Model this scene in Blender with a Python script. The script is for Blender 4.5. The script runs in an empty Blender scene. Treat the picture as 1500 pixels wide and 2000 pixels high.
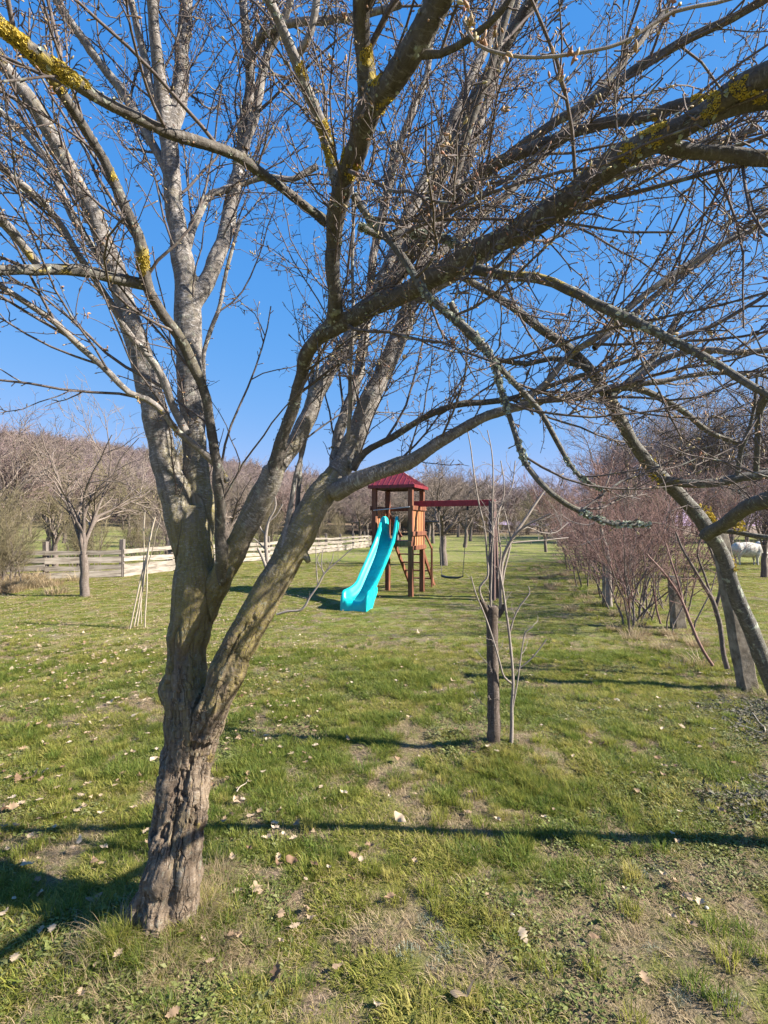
import bpy, math, random
import numpy as np
from mathutils import Vector, Matrix

R = math.radians
rng = np.random.default_rng(7)
random.seed(7)
scene = bpy.context.scene
COL = scene.collection

# ------------------------------------------------------------------ camera, sky, sun, exposure
HZ, FPX, CAMH = 1025.0, 1000.0, 1.6
cam_d = bpy.data.cameras.new('camera'); cam = bpy.data.objects.new('camera', cam_d); COL.objects.link(cam)
cam.location = (0, 0, CAMH); cam.rotation_euler = (R(90), 0, 0)
cam_d.sensor_fit = 'VERTICAL'; cam_d.sensor_height = 24; cam_d.lens = 12
cam_d.shift_y = (HZ - 1000) / 2000.0
cam_d.clip_start = 0.02; cam_d.clip_end = 3000
scene.camera = cam

SUN_EL = R(33)
sdir = Vector((0.975, -0.16, 0)).normalized()           # towards the sun, horizontally
sun_vec = Vector((sdir.x * math.cos(SUN_EL), sdir.y * math.cos(SUN_EL), math.sin(SUN_EL)))
world = bpy.data.worlds.new('World'); scene.world = world; world.use_nodes = True
nt = world.node_tree; nt.nodes.clear()
sky = nt.nodes.new('ShaderNodeTexSky'); sky.sky_type = 'NISHITA'; sky.sun_disc = False
sky.sun_elevation = SUN_EL; sky.sun_rotation = math.atan2(sdir.x, sdir.y)
sky.air_density = 1.0; sky.dust_density = 0.15; sky.ozone_density = 3.0; sky.altitude = 250
sep = nt.nodes.new('ShaderNodeSeparateColor'); comb = nt.nodes.new('ShaderNodeCombineColor'); nt.links.new(sky.outputs[0], sep.inputs[0])
for i_, (gain_, gam_) in enumerate(((0.047, 1.12), (0.126, 0.46), (0.315, 0.19))):     # one even tone curve for the whole sky
    pw = nt.nodes.new('ShaderNodeMath'); pw.operation = 'POWER'; pw.inputs[1].default_value = gam_; nt.links.new(sep.outputs[i_], pw.inputs[0])
    ml = nt.nodes.new('ShaderNodeMath'); ml.operation = 'MULTIPLY'; ml.inputs[1].default_value = gain_ * 0.69 / 0.12; nt.links.new(pw.outputs[0], ml.inputs[0])
    nt.links.new(ml.outputs[0], comb.inputs[i_])
bg = nt.nodes.new('ShaderNodeBackground'); bg.inputs['Strength'].default_value = 0.12
ow = nt.nodes.new('ShaderNodeOutputWorld')
nt.links.new(comb.outputs[0], bg.inputs[0]); nt.links.new(bg.outputs[0], ow.inputs[0])
sl = bpy.data.lights.new('sun', 'SUN'); sl.energy = 5.0; sl.angle = R(0.55); sl.color = (1.0, 0.93, 0.82)
so = bpy.data.objects.new('sun', sl); COL.objects.link(so)
so.rotation_euler = sun_vec.to_track_quat('Z', 'Y').to_euler(); so.location = (8, -4, 10)
scene.view_settings.view_transform = 'Standard'; scene.view_settings.look = 'None'
scene.view_settings.exposure = 1.68; scene.view_settings.gamma = 1.0; scene.view_settings.use_curve_mapping = False
scene.cycles.max_bounces = 5; scene.cycles.transparent_max_bounces = 4

# ------------------------------------------------------------------ helpers
def P(px, py, d):
    return np.array(((px - 750.0) / FPX * d, d, CAMH - (py - HZ) / FPX * d))

def proj(p):
    y = np.maximum(p[..., 1], 1e-3)
    return 750 + p[..., 0] / y * FPX, HZ - (p[..., 2] - CAMH) / y * FPX

def _hash(ix, iy, iz, s):
    h = (ix * 374761393 + iy * 668265263 + iz * 2147483647 + s * 974634777) & 0xFFFFFFFF
    h = ((h ^ (h >> 13)) * 1274126177) & 0xFFFFFFFF
    h = (h ^ (h >> 16)) & 0xFFFFFFFF
    return h / 4294967295.0

def vnoise(p, s=0):
    """value noise 0..1 on an (N,3) array"""
    p = np.asarray(p, float); f = np.floor(p).astype(np.int64); t = p - f; t = t * t * (3 - 2 * t)
    out = 0
    for dx in (0, 1):
        wx = t[:, 0] if dx else 1 - t[:, 0]
        for dy in (0, 1):
            wy = t[:, 1] if dy else 1 - t[:, 1]
            for dz in (0, 1):
                wz = t[:, 2] if dz else 1 - t[:, 2]
                out = out + wx * wy * wz * _hash(f[:, 0] + dx, f[:, 1] + dy, f[:, 2] + dz, s)
    return out

def pnoise(p, s=0):
    """gradient noise, about -0.7..0.7"""
    p = np.asarray(p, float); f = np.floor(p).astype(np.int64); t = p - f; w = t * t * t * (t * (t * 6 - 15) + 10)
    out = 0
    for dx in (0, 1):
        wx = w[:, 0] if dx else 1 - w[:, 0]
        for dy in (0, 1):
            wy = w[:, 1] if dy else 1 - w[:, 1]
            for dz in (0, 1):
                wz = w[:, 2] if dz else 1 - w[:, 2]
                a = _hash(f[:, 0] + dx, f[:, 1] + dy, f[:, 2] + dz, s) * 6.2832; b = _hash(f[:, 0] + dx, f[:, 1] + dy, f[:, 2] + dz, s + 5) * 2 - 1
                c = np.sqrt(1 - b * b)
                out = out + wx * wy * wz * (np.cos(a) * c * (t[:, 0] - dx) + np.sin(a) * c * (t[:, 1] - dy) + b * (t[:, 2] - dz))
    return out

def fbm(p, s=0, o=4):
    a, v, n = 0.5, 0, 0; p = np.asarray(p, float)
    for i in range(o):
        v = v + a * vnoise(p * 2 ** i, s + i * 17); n += a; a *= 0.5
    return v / n

def fbm2(x, y, sc, s=0, o=4):
    x = np.asarray(x, float); y = np.asarray(y, float)
    return fbm(np.stack([x.ravel() * sc, y.ravel() * sc, np.full(x.size, 3.7)], 1), s, o).reshape(x.shape)

def mesh_np(name, v, f, nside, attrs=None, smooth=True, mat=None):
    me = bpy.data.meshes.new(name)
    v = np.ascontiguousarray(v, np.float32); f = np.ascontiguousarray(f, np.int32)
    me.vertices.add(len(v)); me.vertices.foreach_set('co', v.ravel())
    me.loops.add(f.size); me.loops.foreach_set('vertex_index', f.ravel())
    me.polygons.add(len(f)); me.polygons.foreach_set('loop_start', np.arange(0, f.size, nside, dtype=np.int32))
    me.polygons.foreach_set('use_smooth', np.full(len(f), smooth))
    me.update(calc_edges=True)
    for k, a in (attrs or {}).items():
        a = np.ascontiguousarray(a, np.float32)
        if a.ndim == 1:
            at = me.attributes.new(k, 'FLOAT', 'POINT'); at.data.foreach_set('value', a)
        else:
            at = me.attributes.new(k, 'FLOAT_VECTOR', 'POINT'); at.data.foreach_set('vector', a.ravel())
    if mat: me.materials.append(mat)
    return me

def link(name, me, parent=None):
    o = bpy.data.objects.new(name, me); COL.objects.link(o)
    if parent: o.parent = parent
    return o

def world_to_local(o, root):
    """parent o (built in world space) under root (an unrotated Empty)"""
    o.parent = root; o.location = -Vector(root.location)
    return o

def tag(o, label=None, cat=None, group=None, kind=None):
    if label: o['label'] = label
    if cat: o['category'] = cat
    if group: o['group'] = group
    if kind: o['kind'] = kind
    return o

def empty(name, loc, label, cat, group=None, rz=0):
    o = bpy.data.objects.new(name, None); COL.objects.link(o); o.location = loc; o.rotation_euler = (0, 0, rz)
    o.empty_display_size = 0.1
    return tag(o, label, cat, group)

class MB:
    """simple mesh collector"""
    def __init__(s): s.v = []; s.f = []
    def add(s, v, f):
        b = len(s.v); s.v += [tuple(x) for x in v]; s.f += [tuple(i + b for i in q) for q in f]
    def box(s, c, dims, M=None, taper=1.0, bev=0.0):
        x, y, z = dims[0] / 2, dims[1] / 2, dims[2] / 2
        v = [Vector((sx * x * (taper if sz > 0 else 1), sy * y * (taper if sz > 0 else 1), sz * z)) for sz in (-1, 1) for sx, sy in ((-1, -1), (1, -1), (1, 1), (-1, 1))]
        if M is not None: v = [M @ q for q in v]
        v = [q + Vector(c) for q in v]
        s.add(v, [(0, 3, 2, 1), (4, 5, 6, 7), (0, 1, 5, 4), (1, 2, 6, 5), (2, 3, 7, 6), (3, 0, 4, 7)])
    def beam(s, a, b, w, h, up=(0, 0, 1)):
        a, b = Vector(a), Vector(b); d = (b - a); L = d.length; d.normalize(); u = Vector(up)
        sx = d.cross(u)
        if sx.length < 1e-4: sx = d.cross(Vector((0, 1, 0)))
        sx.normalize(); sz = sx.cross(d)
        M = Matrix((sx, d, sz)).transposed()
        s.box((a + b) / 2, (w, L, h), M)
    def mesh(s, name, mat, bevel=0.0, smooth=False):
        me = bpy.data.meshes.new(name); me.from_pydata(s.v, [], s.f); me.update()
        if bevel:
            import bmesh
            bm = bmesh.new(); bm.from_mesh(me)
            bmesh.ops.bevel(bm, geom=bm.edges[:], offset=bevel, segments=1, affect='EDGES')
            bm.to_mesh(me); bm.free()
        me.materials.append(mat)
        if smooth: me.polygons.foreach_set('use_smooth', [True] * len(me.polygons))
        return me

def tubes(pts, rad, S, cap=True, seed=0):
    """pts (N,K,3), rad (N,K) -> verts, quads, bark coords.  rings of S sides"""
    pts = np.asarray(pts, float); rad = np.asarray(rad, float)
    N, K, _ = pts.shape
    t = np.empty_like(pts); t[:, 1:-1] = pts[:, 2:] - pts[:, :-2]; t[:, 0] = pts[:, 1] - pts[:, 0]; t[:, -1] = pts[:, -1] - pts[:, -2]
    t /= np.linalg.norm(t, axis=2, keepdims=True) + 1e-9
    ov = pts[:, -1] - pts[:, 0]; ov /= np.linalg.norm(ov, axis=1, keepdims=True) + 1e-9
    ref = np.where(np.abs(ov[:, 1:2]) < 0.8, np.array([[0, 1.0, 0]]), np.array([[1.0, 0, 0]]))
    u = ref[:, None, :] - (t * ref[:, None, :]).sum(2, keepdims=True) * t
    u /= np.linalg.norm(u, axis=2, keepdims=True) + 1e-9
    w = np.cross(t, u)
    a = np.arange(S) / S * 2 * np.pi
    ring = u[:, :, None, :] * np.cos(a)[None, None, :, None] + w[:, :, None, :] * np.sin(a)[None, None, :, None]
    v = pts[:, :, None, :] + ring * rad[:, :, None, None]
    seg = np.linalg.norm(np.diff(pts, axis=1), axis=2)
    al = np.concatenate([np.zeros((N, 1)), np.cumsum(seg, 1)], 1)
    off = np.arange(N)[:, None] * 3.1 + seed
    bc = np.empty((N, K, S, 3))
    bc[..., 0] = np.cos(a)[None, None] * rad[:, :, None] + off[:, :, None]
    bc[..., 1] = np.sin(a)[None, None] * rad[:, :, None]
    bc[..., 2] = al[:, :, None]
    i = np.arange(K - 1)[:, None]; j = np.arange(S)[None]
    q = np.stack([i * S + j, i * S + (j + 1) % S, (i + 1) * S + (j + 1) % S, (i + 1) * S + j], -1).reshape(-1, 4)
    f = (q[None] + (np.arange(N) * K * S)[:, None, None]).reshape(-1, 4)
    return v.reshape(-1, 3), f, bc.reshape(-1, 3)

def join(parts):
    vs, fs, bs, b = [], [], [], 0
    for v, f, c in parts:
        vs.append(v); fs.append(f + b); bs.append(c); b += len(v)
    return np.concatenate(vs), np.concatenate(fs), np.concatenate(bs)

def smooth_path(pts, rad, step):
    """Catmull-Rom resample of a polyline"""
    pts = np.asarray(pts, float); rad = np.asarray(rad, float)
    A = np.concatenate([pts, rad[:, None]], 1)
    A = np.concatenate([[2 * A[0] - A[1]], A, [2 * A[-1] - A[-2]]])
    out = []
    for i in range(1, len(A) - 2):
        n = max(2, int(np.linalg.norm(A[i + 1, :3] - A[i, :3]) / step))
        t = np.linspace(0, 1, n, endpoint=False)[:, None]
        p0, p1, p2, p3 = A[i - 1], A[i], A[i + 1], A[i + 2]
        out.append(0.5 * (2 * p1 + (p2 - p0) * t + (2 * p0 - 5 * p1 + 4 * p2 - p3) * t ** 2 + (3 * p1 - p0 - 3 * p2 + p3) * t ** 3))
    out.append(A[-2][None]); out = np.concatenate(out)
    return out[:, :3], np.maximum(out[:, 3], 1e-4)

# ------------------------------------------------------------------ materials
class NT:
    def __init__(s, name, rough=0.85):
        s.m = bpy.data.materials.new(name); s.m.use_nodes = True; s.t = s.m.node_tree; s.t.nodes.clear()
        s.out = s.n('ShaderNodeOutputMaterial'); s.b = s.n('ShaderNodeBsdfPrincipled')
        s.b.inputs['Roughness'].default_value = rough
        s.b.inputs['Specular IOR Level'].default_value = 0.25
        s.l(s.b.outputs[0], s.out.inputs[0])
    def n(s, t, **k):
        x = s.t.nodes.new(t)
        for a, b in k.items(): setattr(x, a, b)
        return x
    def l(s, a, b): s.t.links.new(a, b)
    def attr(s, name, vec=False):
        a = s.n('ShaderNodeAttribute'); a.attribute_name = name
        return a.outputs['Vector' if vec else 'Fac']
    def noise(s, vec, scale, detail=4, rough=0.6, mul=None):
        if mul is not None:
            m = s.n('ShaderNodeVectorMath', operation='MULTIPLY'); s.l(vec, m.inputs[0]); m.inputs[1].default_value = mul; vec = m.outputs[0]
        x = s.n('ShaderNodeTexNoise'); x.inputs['Scale'].default_value = scale; x.inputs['Detail'].default_value = detail; x.inputs['Roughness'].default_value = rough
        if vec is not None: s.l(vec, x.inputs['Vector'])
        return x.outputs['Fac']
    def ramp(s, fac, stops, interp='LINEAR'):
        r = s.n('ShaderNodeValToRGB'); e = r.color_ramp.elements; r.color_ramp.interpolation = interp
        while len(e) < len(stops): e.new(0.5)
        for q, (p, c) in zip(e, stops):
            q.position = p; q.color = (c, c, c, 1) if isinstance(c, (int, float)) else (*c, 1)
        s.l(fac, r.inputs[0]); return r.outputs[0]
    def mix(s, fac, a, b, mode='MIX'):
        m = s.n('ShaderNodeMix', data_type='RGBA', blend_type=mode)
        for sock, val in ((m.inputs['Factor'], fac), (m.inputs[6], a), (m.inputs[7], b)):
            if isinstance(val, (int, float)): sock.default_value = val if sock.type == 'VALUE' else (val, val, val, 1)
            elif isinstance(val, tuple): sock.default_value = (*val, 1)
            else: s.l(val, sock)
        return m.outputs[2]
    def math(s, op, a, b=0.0):
        m = s.n('ShaderNodeMath', operation=op)
        for i, val in enumerate((a, b)):
            if isinstance(val, (int, float)): m.inputs[i].default_value = val
            else: s.l(val, m.inputs[i])
        return m.outputs[0]
    def color(s, c):
        if isinstance(c, tuple): s.b.inputs['Base Color'].default_value = (*c, 1)
        else: s.l(c, s.b.inputs['Base Color'])
    def bump(s, h, dist, strength=1.0):
        b = s.n('ShaderNodeBump'); b.inputs['Distance'].default_value = dist; b.inputs['Strength'].default_value = strength
        s.l(h, b.inputs['Height']); s.l(b.outputs[0], s.b.inputs['Normal'])
    def obj(s): return s.n('ShaderNodeTexCoord').outputs['Object']
    def transl(s, col, fac):
        tr = s.n('ShaderNodeBsdfTranslucent'); s.l(col, tr.inputs[0]) if not isinstance(col, tuple) else None
        mx = s.n('ShaderNodeMixShader'); mx.inputs[0].default_value = fac
        s.l(s.b.outputs[0], mx.inputs[1]); s.l(tr.outputs[0], mx.inputs[2]); s.l(mx.outputs[0], s.out.inputs[0])

def m_bark(name, dark, mid, light, moss=0.5, moss_col=(0.17, 0.14, 0.025), yellow=0.5, grey=0.3, fiss=True, bd=0.004, sc=1.0, la=1.0, cracks=False, young=None):
    T = NT(name, 0.9); bc0 = T.attr('bcoord', True)
    wn = T.n('ShaderNodeTexNoise'); wn.inputs['Scale'].default_value = 22; wn.inputs['Detail'].default_value = 3; T.l(bc0, wn.inputs['Vector'])
    wv = T.n('ShaderNodeVectorMath', operation='SCALE'); T.l(wn.outputs['Color'], wv.inputs[0]); wv.inputs['Scale'].default_value = 0.03
    wa = T.n('ShaderNodeVectorMath', operation='ADD'); T.l(bc0, wa.inputs[0]); T.l(wv.outputs[0], wa.inputs[1]); bc = wa.outputs[0]
    lon = T.noise(bc, 60 * sc, 6, 0.7, (1, 1, 0.16))
    lent = T.noise(bc, 70 * sc, 5, 0.7, (0.6, 0.6, 2.4))
    blot = T.noise(bc, 11, 4, 0.65, (1, 1, 0.6))
    fine = T.noise(bc, 260 * sc, 3, 0.7, (1, 1, 0.6))
    c = T.mix(T.ramp(lon, [(0.32, 0.0), (0.62, 1.0)]), dark, mid)
    c = T.mix(T.math('MULTIPLY', T.ramp(lent, [(0.52, 0.0), (0.68, 1.0)]), T.ramp(blot, [(0.35, 0.2 * la), (0.6, 0.9 * la)])), c, light)
    if young:
        cy = T.mix(T.ramp(lon, [(0.32, 0.0), (0.62, 1.0)]), young[0], young[1])
        cy = T.mix(T.math('MULTIPLY', T.ramp(lent, [(0.5, 0.0), (0.66, 1.0)]), T.ramp(blot, [(0.35, 0.25), (0.6, 1.0)])), cy, young[2])
        c = T.mix(T.ramp(T.attr('old'), [(0.05, 0.0), (0.5, 1.0)]), cy, c)
    ms = T.noise(bc, 7.5, 5, 0.7, (1, 1, 0.45))
    ma = T.math('ADD', ms, T.math('MULTIPLY', T.attr('moss'), 0.42))
    mf = T.math('MULTIPLY', T.ramp(ma, [(0.59, 0.0), (0.80, 1.0)]), T.ramp(fine, [(0.38, 0.0), (0.58, 1.0)]))
    c = T.mix(T.math('MULTIPLY', mf, moss), c, moss_col)
    gl = T.ramp(T.noise(bc, 38, 4, 0.6, (1, 1, 0.8)), [(0.60, 0.0), (0.66, 1.0)])
    c = T.mix(T.math('MULTIPLY', gl, grey), c, (0.36, 0.39, 0.31))
    yl = T.ramp(T.math('ADD', T.noise(bc, 26, 5, 0.65, (1, 1, 0.7)), T.math('MULTIPLY', T.attr('lich'), 0.3)), [(0.69, 0.0), (0.77, 1.0)]); yl = T.math('MULTIPLY', yl, T.ramp(fine, [(0.36, 0.15), (0.52, 1.0)]))
    c = T.mix(T.math('MULTIPLY', yl, yellow), c, (0.42, 0.32, 0.05))
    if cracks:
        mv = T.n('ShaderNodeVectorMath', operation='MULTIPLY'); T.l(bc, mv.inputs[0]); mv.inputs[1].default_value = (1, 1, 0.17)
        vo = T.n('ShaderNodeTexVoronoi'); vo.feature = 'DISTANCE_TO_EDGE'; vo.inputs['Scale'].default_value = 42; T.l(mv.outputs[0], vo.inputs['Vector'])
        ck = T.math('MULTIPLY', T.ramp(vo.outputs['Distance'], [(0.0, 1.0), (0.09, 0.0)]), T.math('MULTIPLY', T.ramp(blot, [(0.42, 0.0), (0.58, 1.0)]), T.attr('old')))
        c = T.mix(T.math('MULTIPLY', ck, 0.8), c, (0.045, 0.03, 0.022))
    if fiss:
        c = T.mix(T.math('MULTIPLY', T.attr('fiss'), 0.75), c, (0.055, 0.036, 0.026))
    T.color(c)
    h = T.math('ADD', T.math('MULTIPLY', lon, 1.0), T.math('MULTIPLY', lent, 0.5)); h = T.math('ADD', h, T.math('MULTIPLY', fine, 0.35))
    h = T.math('ADD', h, T.math('MULTIPLY', gl, 0.4 * grey)); h = T.math('ADD', h, T.math('MULTIPLY', yl, 0.5 * yellow))
    if cracks: h = T.math('SUBTRACT', h, T.math('MULTIPLY', ck, 1.2))
    T.bump(h, bd)
    return T.m

def m_simple(name, cols, scale=8, rough=0.85, bd=0.0, mul=None, detail=5, lo=0.35, hi=0.65, spec=0.25, rnd=0.0):
    T = NT(name, rough); n = T.noise(T.obj(), scale, detail, 0.65, mul)
    st = [(lo + (hi - lo) * i / max(1, len(cols) - 1), c) for i, c in enumerate(cols)]
    c = T.ramp(n, st)
    if rnd:
        oi = T.n('ShaderNodeObjectInfo').outputs['Random']
        c = T.mix(1.0, c, T.ramp(oi, [(0, 1 - rnd), (1, 1 + rnd)]), 'MULTIPLY')
    T.color(c); T.b.inputs['Specular IOR Level'].default_value = spec
    if bd: T.bump(T.noise(T.obj(), scale * 3, 5, 0.7, mul), bd)
    return T.m

def m_leafy(name, c0, c1, c2=None, tr=0.35, rough=0.6):
    """blades and leaves: tint attribute along c0..c1, per-instance random towards c2"""
    T = NT(name, rough); t = T.attr('tint')
    c = T.mix(t, c0, c1)
    if c2:
        oi = T.n('ShaderNodeObjectInfo').outputs['Random']
        c = T.mix(T.ramp(oi, [(0.35, 0.0), (1.0, 0.9)]), c, c2)
    T.color(c); T.transl(c, tr)
    return T.m

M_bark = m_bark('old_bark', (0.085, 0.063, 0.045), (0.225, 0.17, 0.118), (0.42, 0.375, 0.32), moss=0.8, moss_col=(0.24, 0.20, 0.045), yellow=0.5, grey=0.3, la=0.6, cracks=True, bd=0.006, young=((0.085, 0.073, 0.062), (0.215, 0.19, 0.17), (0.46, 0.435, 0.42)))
M_limb = m_bark('limb_bark', (0.10, 0.088, 0.078), (0.245, 0.22, 0.20), (0.48, 0.455, 0.44), moss=0.6, yellow=0.95, grey=0.6, bd=0.003)
M_limb_shaded = m_bark('shaded_limb_bark', (0.05, 0.042, 0.036), (0.12, 0.105, 0.09), (0.24, 0.225, 0.205), moss=0.7, moss_col=(0.13, 0.115, 0.03), yellow=0.7, grey=0.5, bd=0.004)  # darker copy of the limb bark: shade of backlit limbs put into the colour
M_twig = m_bark('twig_bark', (0.065, 0.05, 0.046), (0.14, 0.112, 0.10), (0.28, 0.25, 0.235), moss=0.3, yellow=0.35, grey=0.4, fiss=False, bd=0.001, sc=2)
M_bgtrunk = m_bark('orchard_bark', (0.08, 0.062, 0.052), (0.17, 0.135, 0.115), (0.27, 0.23, 0.20), moss=0.35, yellow=0.0, grey=0.3, fiss=False, bd=0.004, sc=0.5)
M_greytrunk = m_bark('grey_lichen_bark', (0.06, 0.055, 0.048), (0.14, 0.13, 0.115), (0.30, 0.30, 0.28), moss=0.4, yellow=0.7, grey=0.75, fiss=False, bd=0.006)
M_pale = m_bark('pale_shoot_bark', (0.16, 0.13, 0.11), (0.28, 0.24, 0.21), (0.42, 0.38, 0.34), moss=0.1, yellow=0.1, grey=0.2, fiss=False, bd=0.001, sc=2)
M_dead = m_bark('dead_wood', (0.05, 0.038, 0.03), (0.13, 0.10, 0.082), (0.30, 0.26, 0.23), moss=0.2, yellow=0.3, grey=0.1, fiss=True, bd=0.006)
M_crown = {
    'tan': m_simple('orchard_twigs', [(0.13, 0.10, 0.082), (0.22, 0.18, 0.15)], 3, rnd=0.2),
    'pink': m_simple('pinkish_twigs', [(0.16, 0.11, 0.098), (0.25, 0.185, 0.17)], 3, rnd=0.25),
    'olive': m_simple('olive_twigs', [(0.13, 0.11, 0.06), (0.22, 0.185, 0.11)], 3, rnd=0.2),
    'red': m_simple('red_twigs', [(0.13, 0.070, 0.058), (0.22, 0.14, 0.12)], 3, rnd=0.25),
    'dark': m_simple('dark_twigs', [(0.15, 0.118, 0.11), (0.24, 0.195, 0.185)], 3, rnd=0.2),
}
M_bud = m_leafy('bud_scales', (0.42, 0.36, 0.19), (0.36, 0.17, 0.11), None, 0.15)
M_lichen = m_leafy('yellow_lichen', (0.34, 0.27, 0.06), (0.58, 0.44, 0.08), None, 0.1, 0.9)
M_lichgrey = m_leafy('grey_lichen', (0.30, 0.33, 0.25), (0.42, 0.45, 0.37), None, 0.1, 0.9)
M_grass = m_leafy('grass_blades', (0.125, 0.165, 0.025), (0.30, 0.30, 0.055), (0.42, 0.36, 0.11), 0.5)
M_grassd = m_leafy('deep_green_grass', (0.075, 0.13, 0.022), (0.20, 0.24, 0.042), (0.30, 0.29, 0.06), 0.5)
M_straw = m_leafy('dry_grass_blades', (0.27, 0.20, 0.11), (0.44, 0.35, 0.21), (0.33, 0.235, 0.14), 0.3)
M_herb = m_leafy('herb_leaves', (0.10, 0.13, 0.03), (0.20, 0.22, 0.06), (0.19, 0.19, 0.08), 0.3)
M_silver = m_leafy('silvery_leaves', (0.20, 0.235, 0.17), (0.30, 0.33, 0.26), None, 0.2)
M_ivy = m_leafy('ivy_leaves', (0.03, 0.042, 0.02), (0.13, 0.11, 0.075), (0.16, 0.13, 0.10), 0.1, 0.65)
T = NT('dry_leaf', 0.7); oi = T.n('ShaderNodeObjectInfo').outputs['Random']
c = T.ramp(oi, [(0.0, (0.20, 0.12, 0.07)), (0.5, (0.42, 0.31, 0.20)), (1.0, (0.60, 0.49, 0.36))])
c = T.mix(T.ramp(T.noise(T.obj(), 40), [(0.4, 0.0), (0.7, 0.4)]), c, (0.24, 0.15, 0.09)); T.color(c); T.transl(c, 0.25); M_leaf = T.m
M_wood = m_simple('stained_wood', [(0.09, 0.034, 0.02), (0.155, 0.06, 0.034), (0.23, 0.10, 0.055)], 6, 0.6, 0.0015, (3, 3, 0.4))
M_woodlt = m_simple('orange_stained_slats', [(0.36, 0.15, 0.065), (0.46, 0.215, 0.10)], 6, 0.6, 0.001, (3, 3, 0.4))
M_wooddk = m_simple('weathered_dark_wood', [(0.07, 0.045, 0.04), (0.14, 0.09, 0.08)], 6, 0.7, 0.0015, (3, 3, 0.4))
M_red = m_simple('red_painted_metal', [(0.10, 0.012, 0.014), (0.15, 0.012, 0.017), (0.19, 0.02, 0.026)], 9, 0.5, 0.0, spec=0.5)
M_beam = m_simple('red_beam_paint', [(0.20, 0.012, 0.018), (0.32, 0.02, 0.03)], 9, 0.5, spec=0.4)
M_slide = m_simple('turquoise_plastic', [(0.02, 0.34, 0.33), (0.0, 0.45, 0.43), (0.005, 0.50, 0.47)], 6, 0.42, 0.0, spec=0.5)
M_black = m_simple('black_rubber', [(0.02, 0.02, 0.022), (0.05, 0.05, 0.05)], 10, 0.6)
M_rope = m_simple('swing_rope', [(0.16, 0.14, 0.12), (0.25, 0.22, 0.18)], 40, 0.9)
M_steel = m_simple('steel_bar', [(0.30, 0.29, 0.30), (0.42, 0.42, 0.43)], 10, 0.35, spec=0.6)
M_fence = m_simple('grey_weathered_boards', [(0.12, 0.10, 0.08), (0.235, 0.205, 0.17), (0.32, 0.285, 0.245)], 5, 0.9, 0.004, (0.4, 0.4, 4), rnd=0.18)
M_post = m_simple('fence_posts', [(0.10, 0.085, 0.075), (0.20, 0.17, 0.15)], 6, 0.9, 0.004, (3, 3, 0.5))
M_conc = m_simple('rough_concrete', [(0.11, 0.088, 0.062), (0.20, 0.168, 0.125), (0.28, 0.24, 0.185)], 9, 0.95, 0.006)
M_cane = m_simple('pale_canes', [(0.28, 0.23, 0.165), (0.44, 0.38, 0.30)], 10, 0.7)
M_wool = m_simple('wool', [(0.38, 0.35, 0.29), (0.55, 0.52, 0.45), (0.64, 0.61, 0.54)], 14, 1.0, 0.02)
M_stone = m_simple('stones', [(0.3, 0.27, 0.23), (0.5, 0.46, 0.4)], 20, 0.9, 0.003)
M_wire = m_simple('galvanised_wire', [(0.25, 0.25, 0.25), (0.35, 0.35, 0.35)], 10, 0.5)

# ------------------------------------------------------------------ ground
TREE = P(312, 1810, 2.04); TX, TY = TREE[0], TREE[1]
STX, STY = P(966, 1470, 3.62)[:2]
def ground_z(x, y):
    x = np.asarray(x, float); y = np.asarray(y, float)
    z = (fbm2(x, y, 0.55, 3, 3) - 0.5) * 0.09 + (fbm2(x, y, 3.2, 5, 3) - 0.5) * 0.035
    z = z + (fbm2(x, y, 9.0, 15, 2) - 0.5) * 0.045 * np.clip((9 - y) / 3, 0, 1)
    z = z + 0.05 * np.exp(-((x - TX) ** 2 + (y - TY) ** 2) / 0.10)
    z = z + 0.06 * np.exp(-((x - STX) ** 2 + (y - STY) ** 2) / 0.12)
    # the hill: from the middle far distance, climbing to the left
    far = np.clip((y - 70) / 110, 0, 1) ** 1.3
    side = np.clip((20 - x) / 160, 0, 1)
    z = z + far * (3 + 24 * side ** 0.9) * np.clip((75 - x) / 60, 0, 1)
    z = z + np.clip((y - 18) / 60, 0, 1) * np.clip((-3 - x - 0.12 * y) / 20, 0, 1) * 1.2
    return z

def spaced(a, b, fine, start, growth):
    s, x, st = [], start, fine
    while x < b: s.append(x); x += st; st = fine if abs(x) < a else st * growth
    s.append(b); return s
ys = [-30, -15, -8, -4, -2, -1, -0.4, 0.1]
y, st = 0.4, 0.03
while y < 420:
    ys.append(y); y += st
    if y > 5: st *= 1.022
ys.append(900)
xs = []; x, st = 0.0, 0.032
while x < 260:
    xs.append(x); x += st
    if x > 3.2: st *= 1.035
xs.append(600)
xs = np.array(sorted([-q for q in xs[1:]] + xs)); ys = np.array(ys)
GX, GY = np.meshgrid(xs, ys)
GZ = ground_z(GX, GY)
def fresh_map(x, y):
    """0 bare / dry .. 1 lush"""
    n = fbm2(x, y, 1.5, 21, 4); m = fbm2(x, y, 6.0, 31, 3); l = fbm2(x, y, 0.3, 41, 2)
    f = (n - 0.5) * 1.9 + (m - 0.5) * 3.3 + 0.66 + (l - 0.5) * 0.3
    # the foreground right of the trunk is patchier
    f = f - 0.16 * np.exp(-((x - 0.4) ** 2 / 2.2 + (y - 2.2) ** 2 / 1.6)) + 0.12 * np.clip((y - 4.5) / 4, 0, 1)
    f = f - 0.9 * np.exp(-((x - 1.52) ** 2 / 0.10 + (y - 10.5) ** 2 / 0.12)) - 0.6 * np.exp(-((x - 0.3) ** 2 / 0.2 + (y - 11.2) ** 2 / 0.15))
    return np.clip(f, 0, 1)
FM = fresh_map(GX, GY)
nx, ny = len(xs), len(ys)
ii = np.arange(ny - 1)[:, None] * nx; jj = np.arange(nx - 1)[None]
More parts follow.
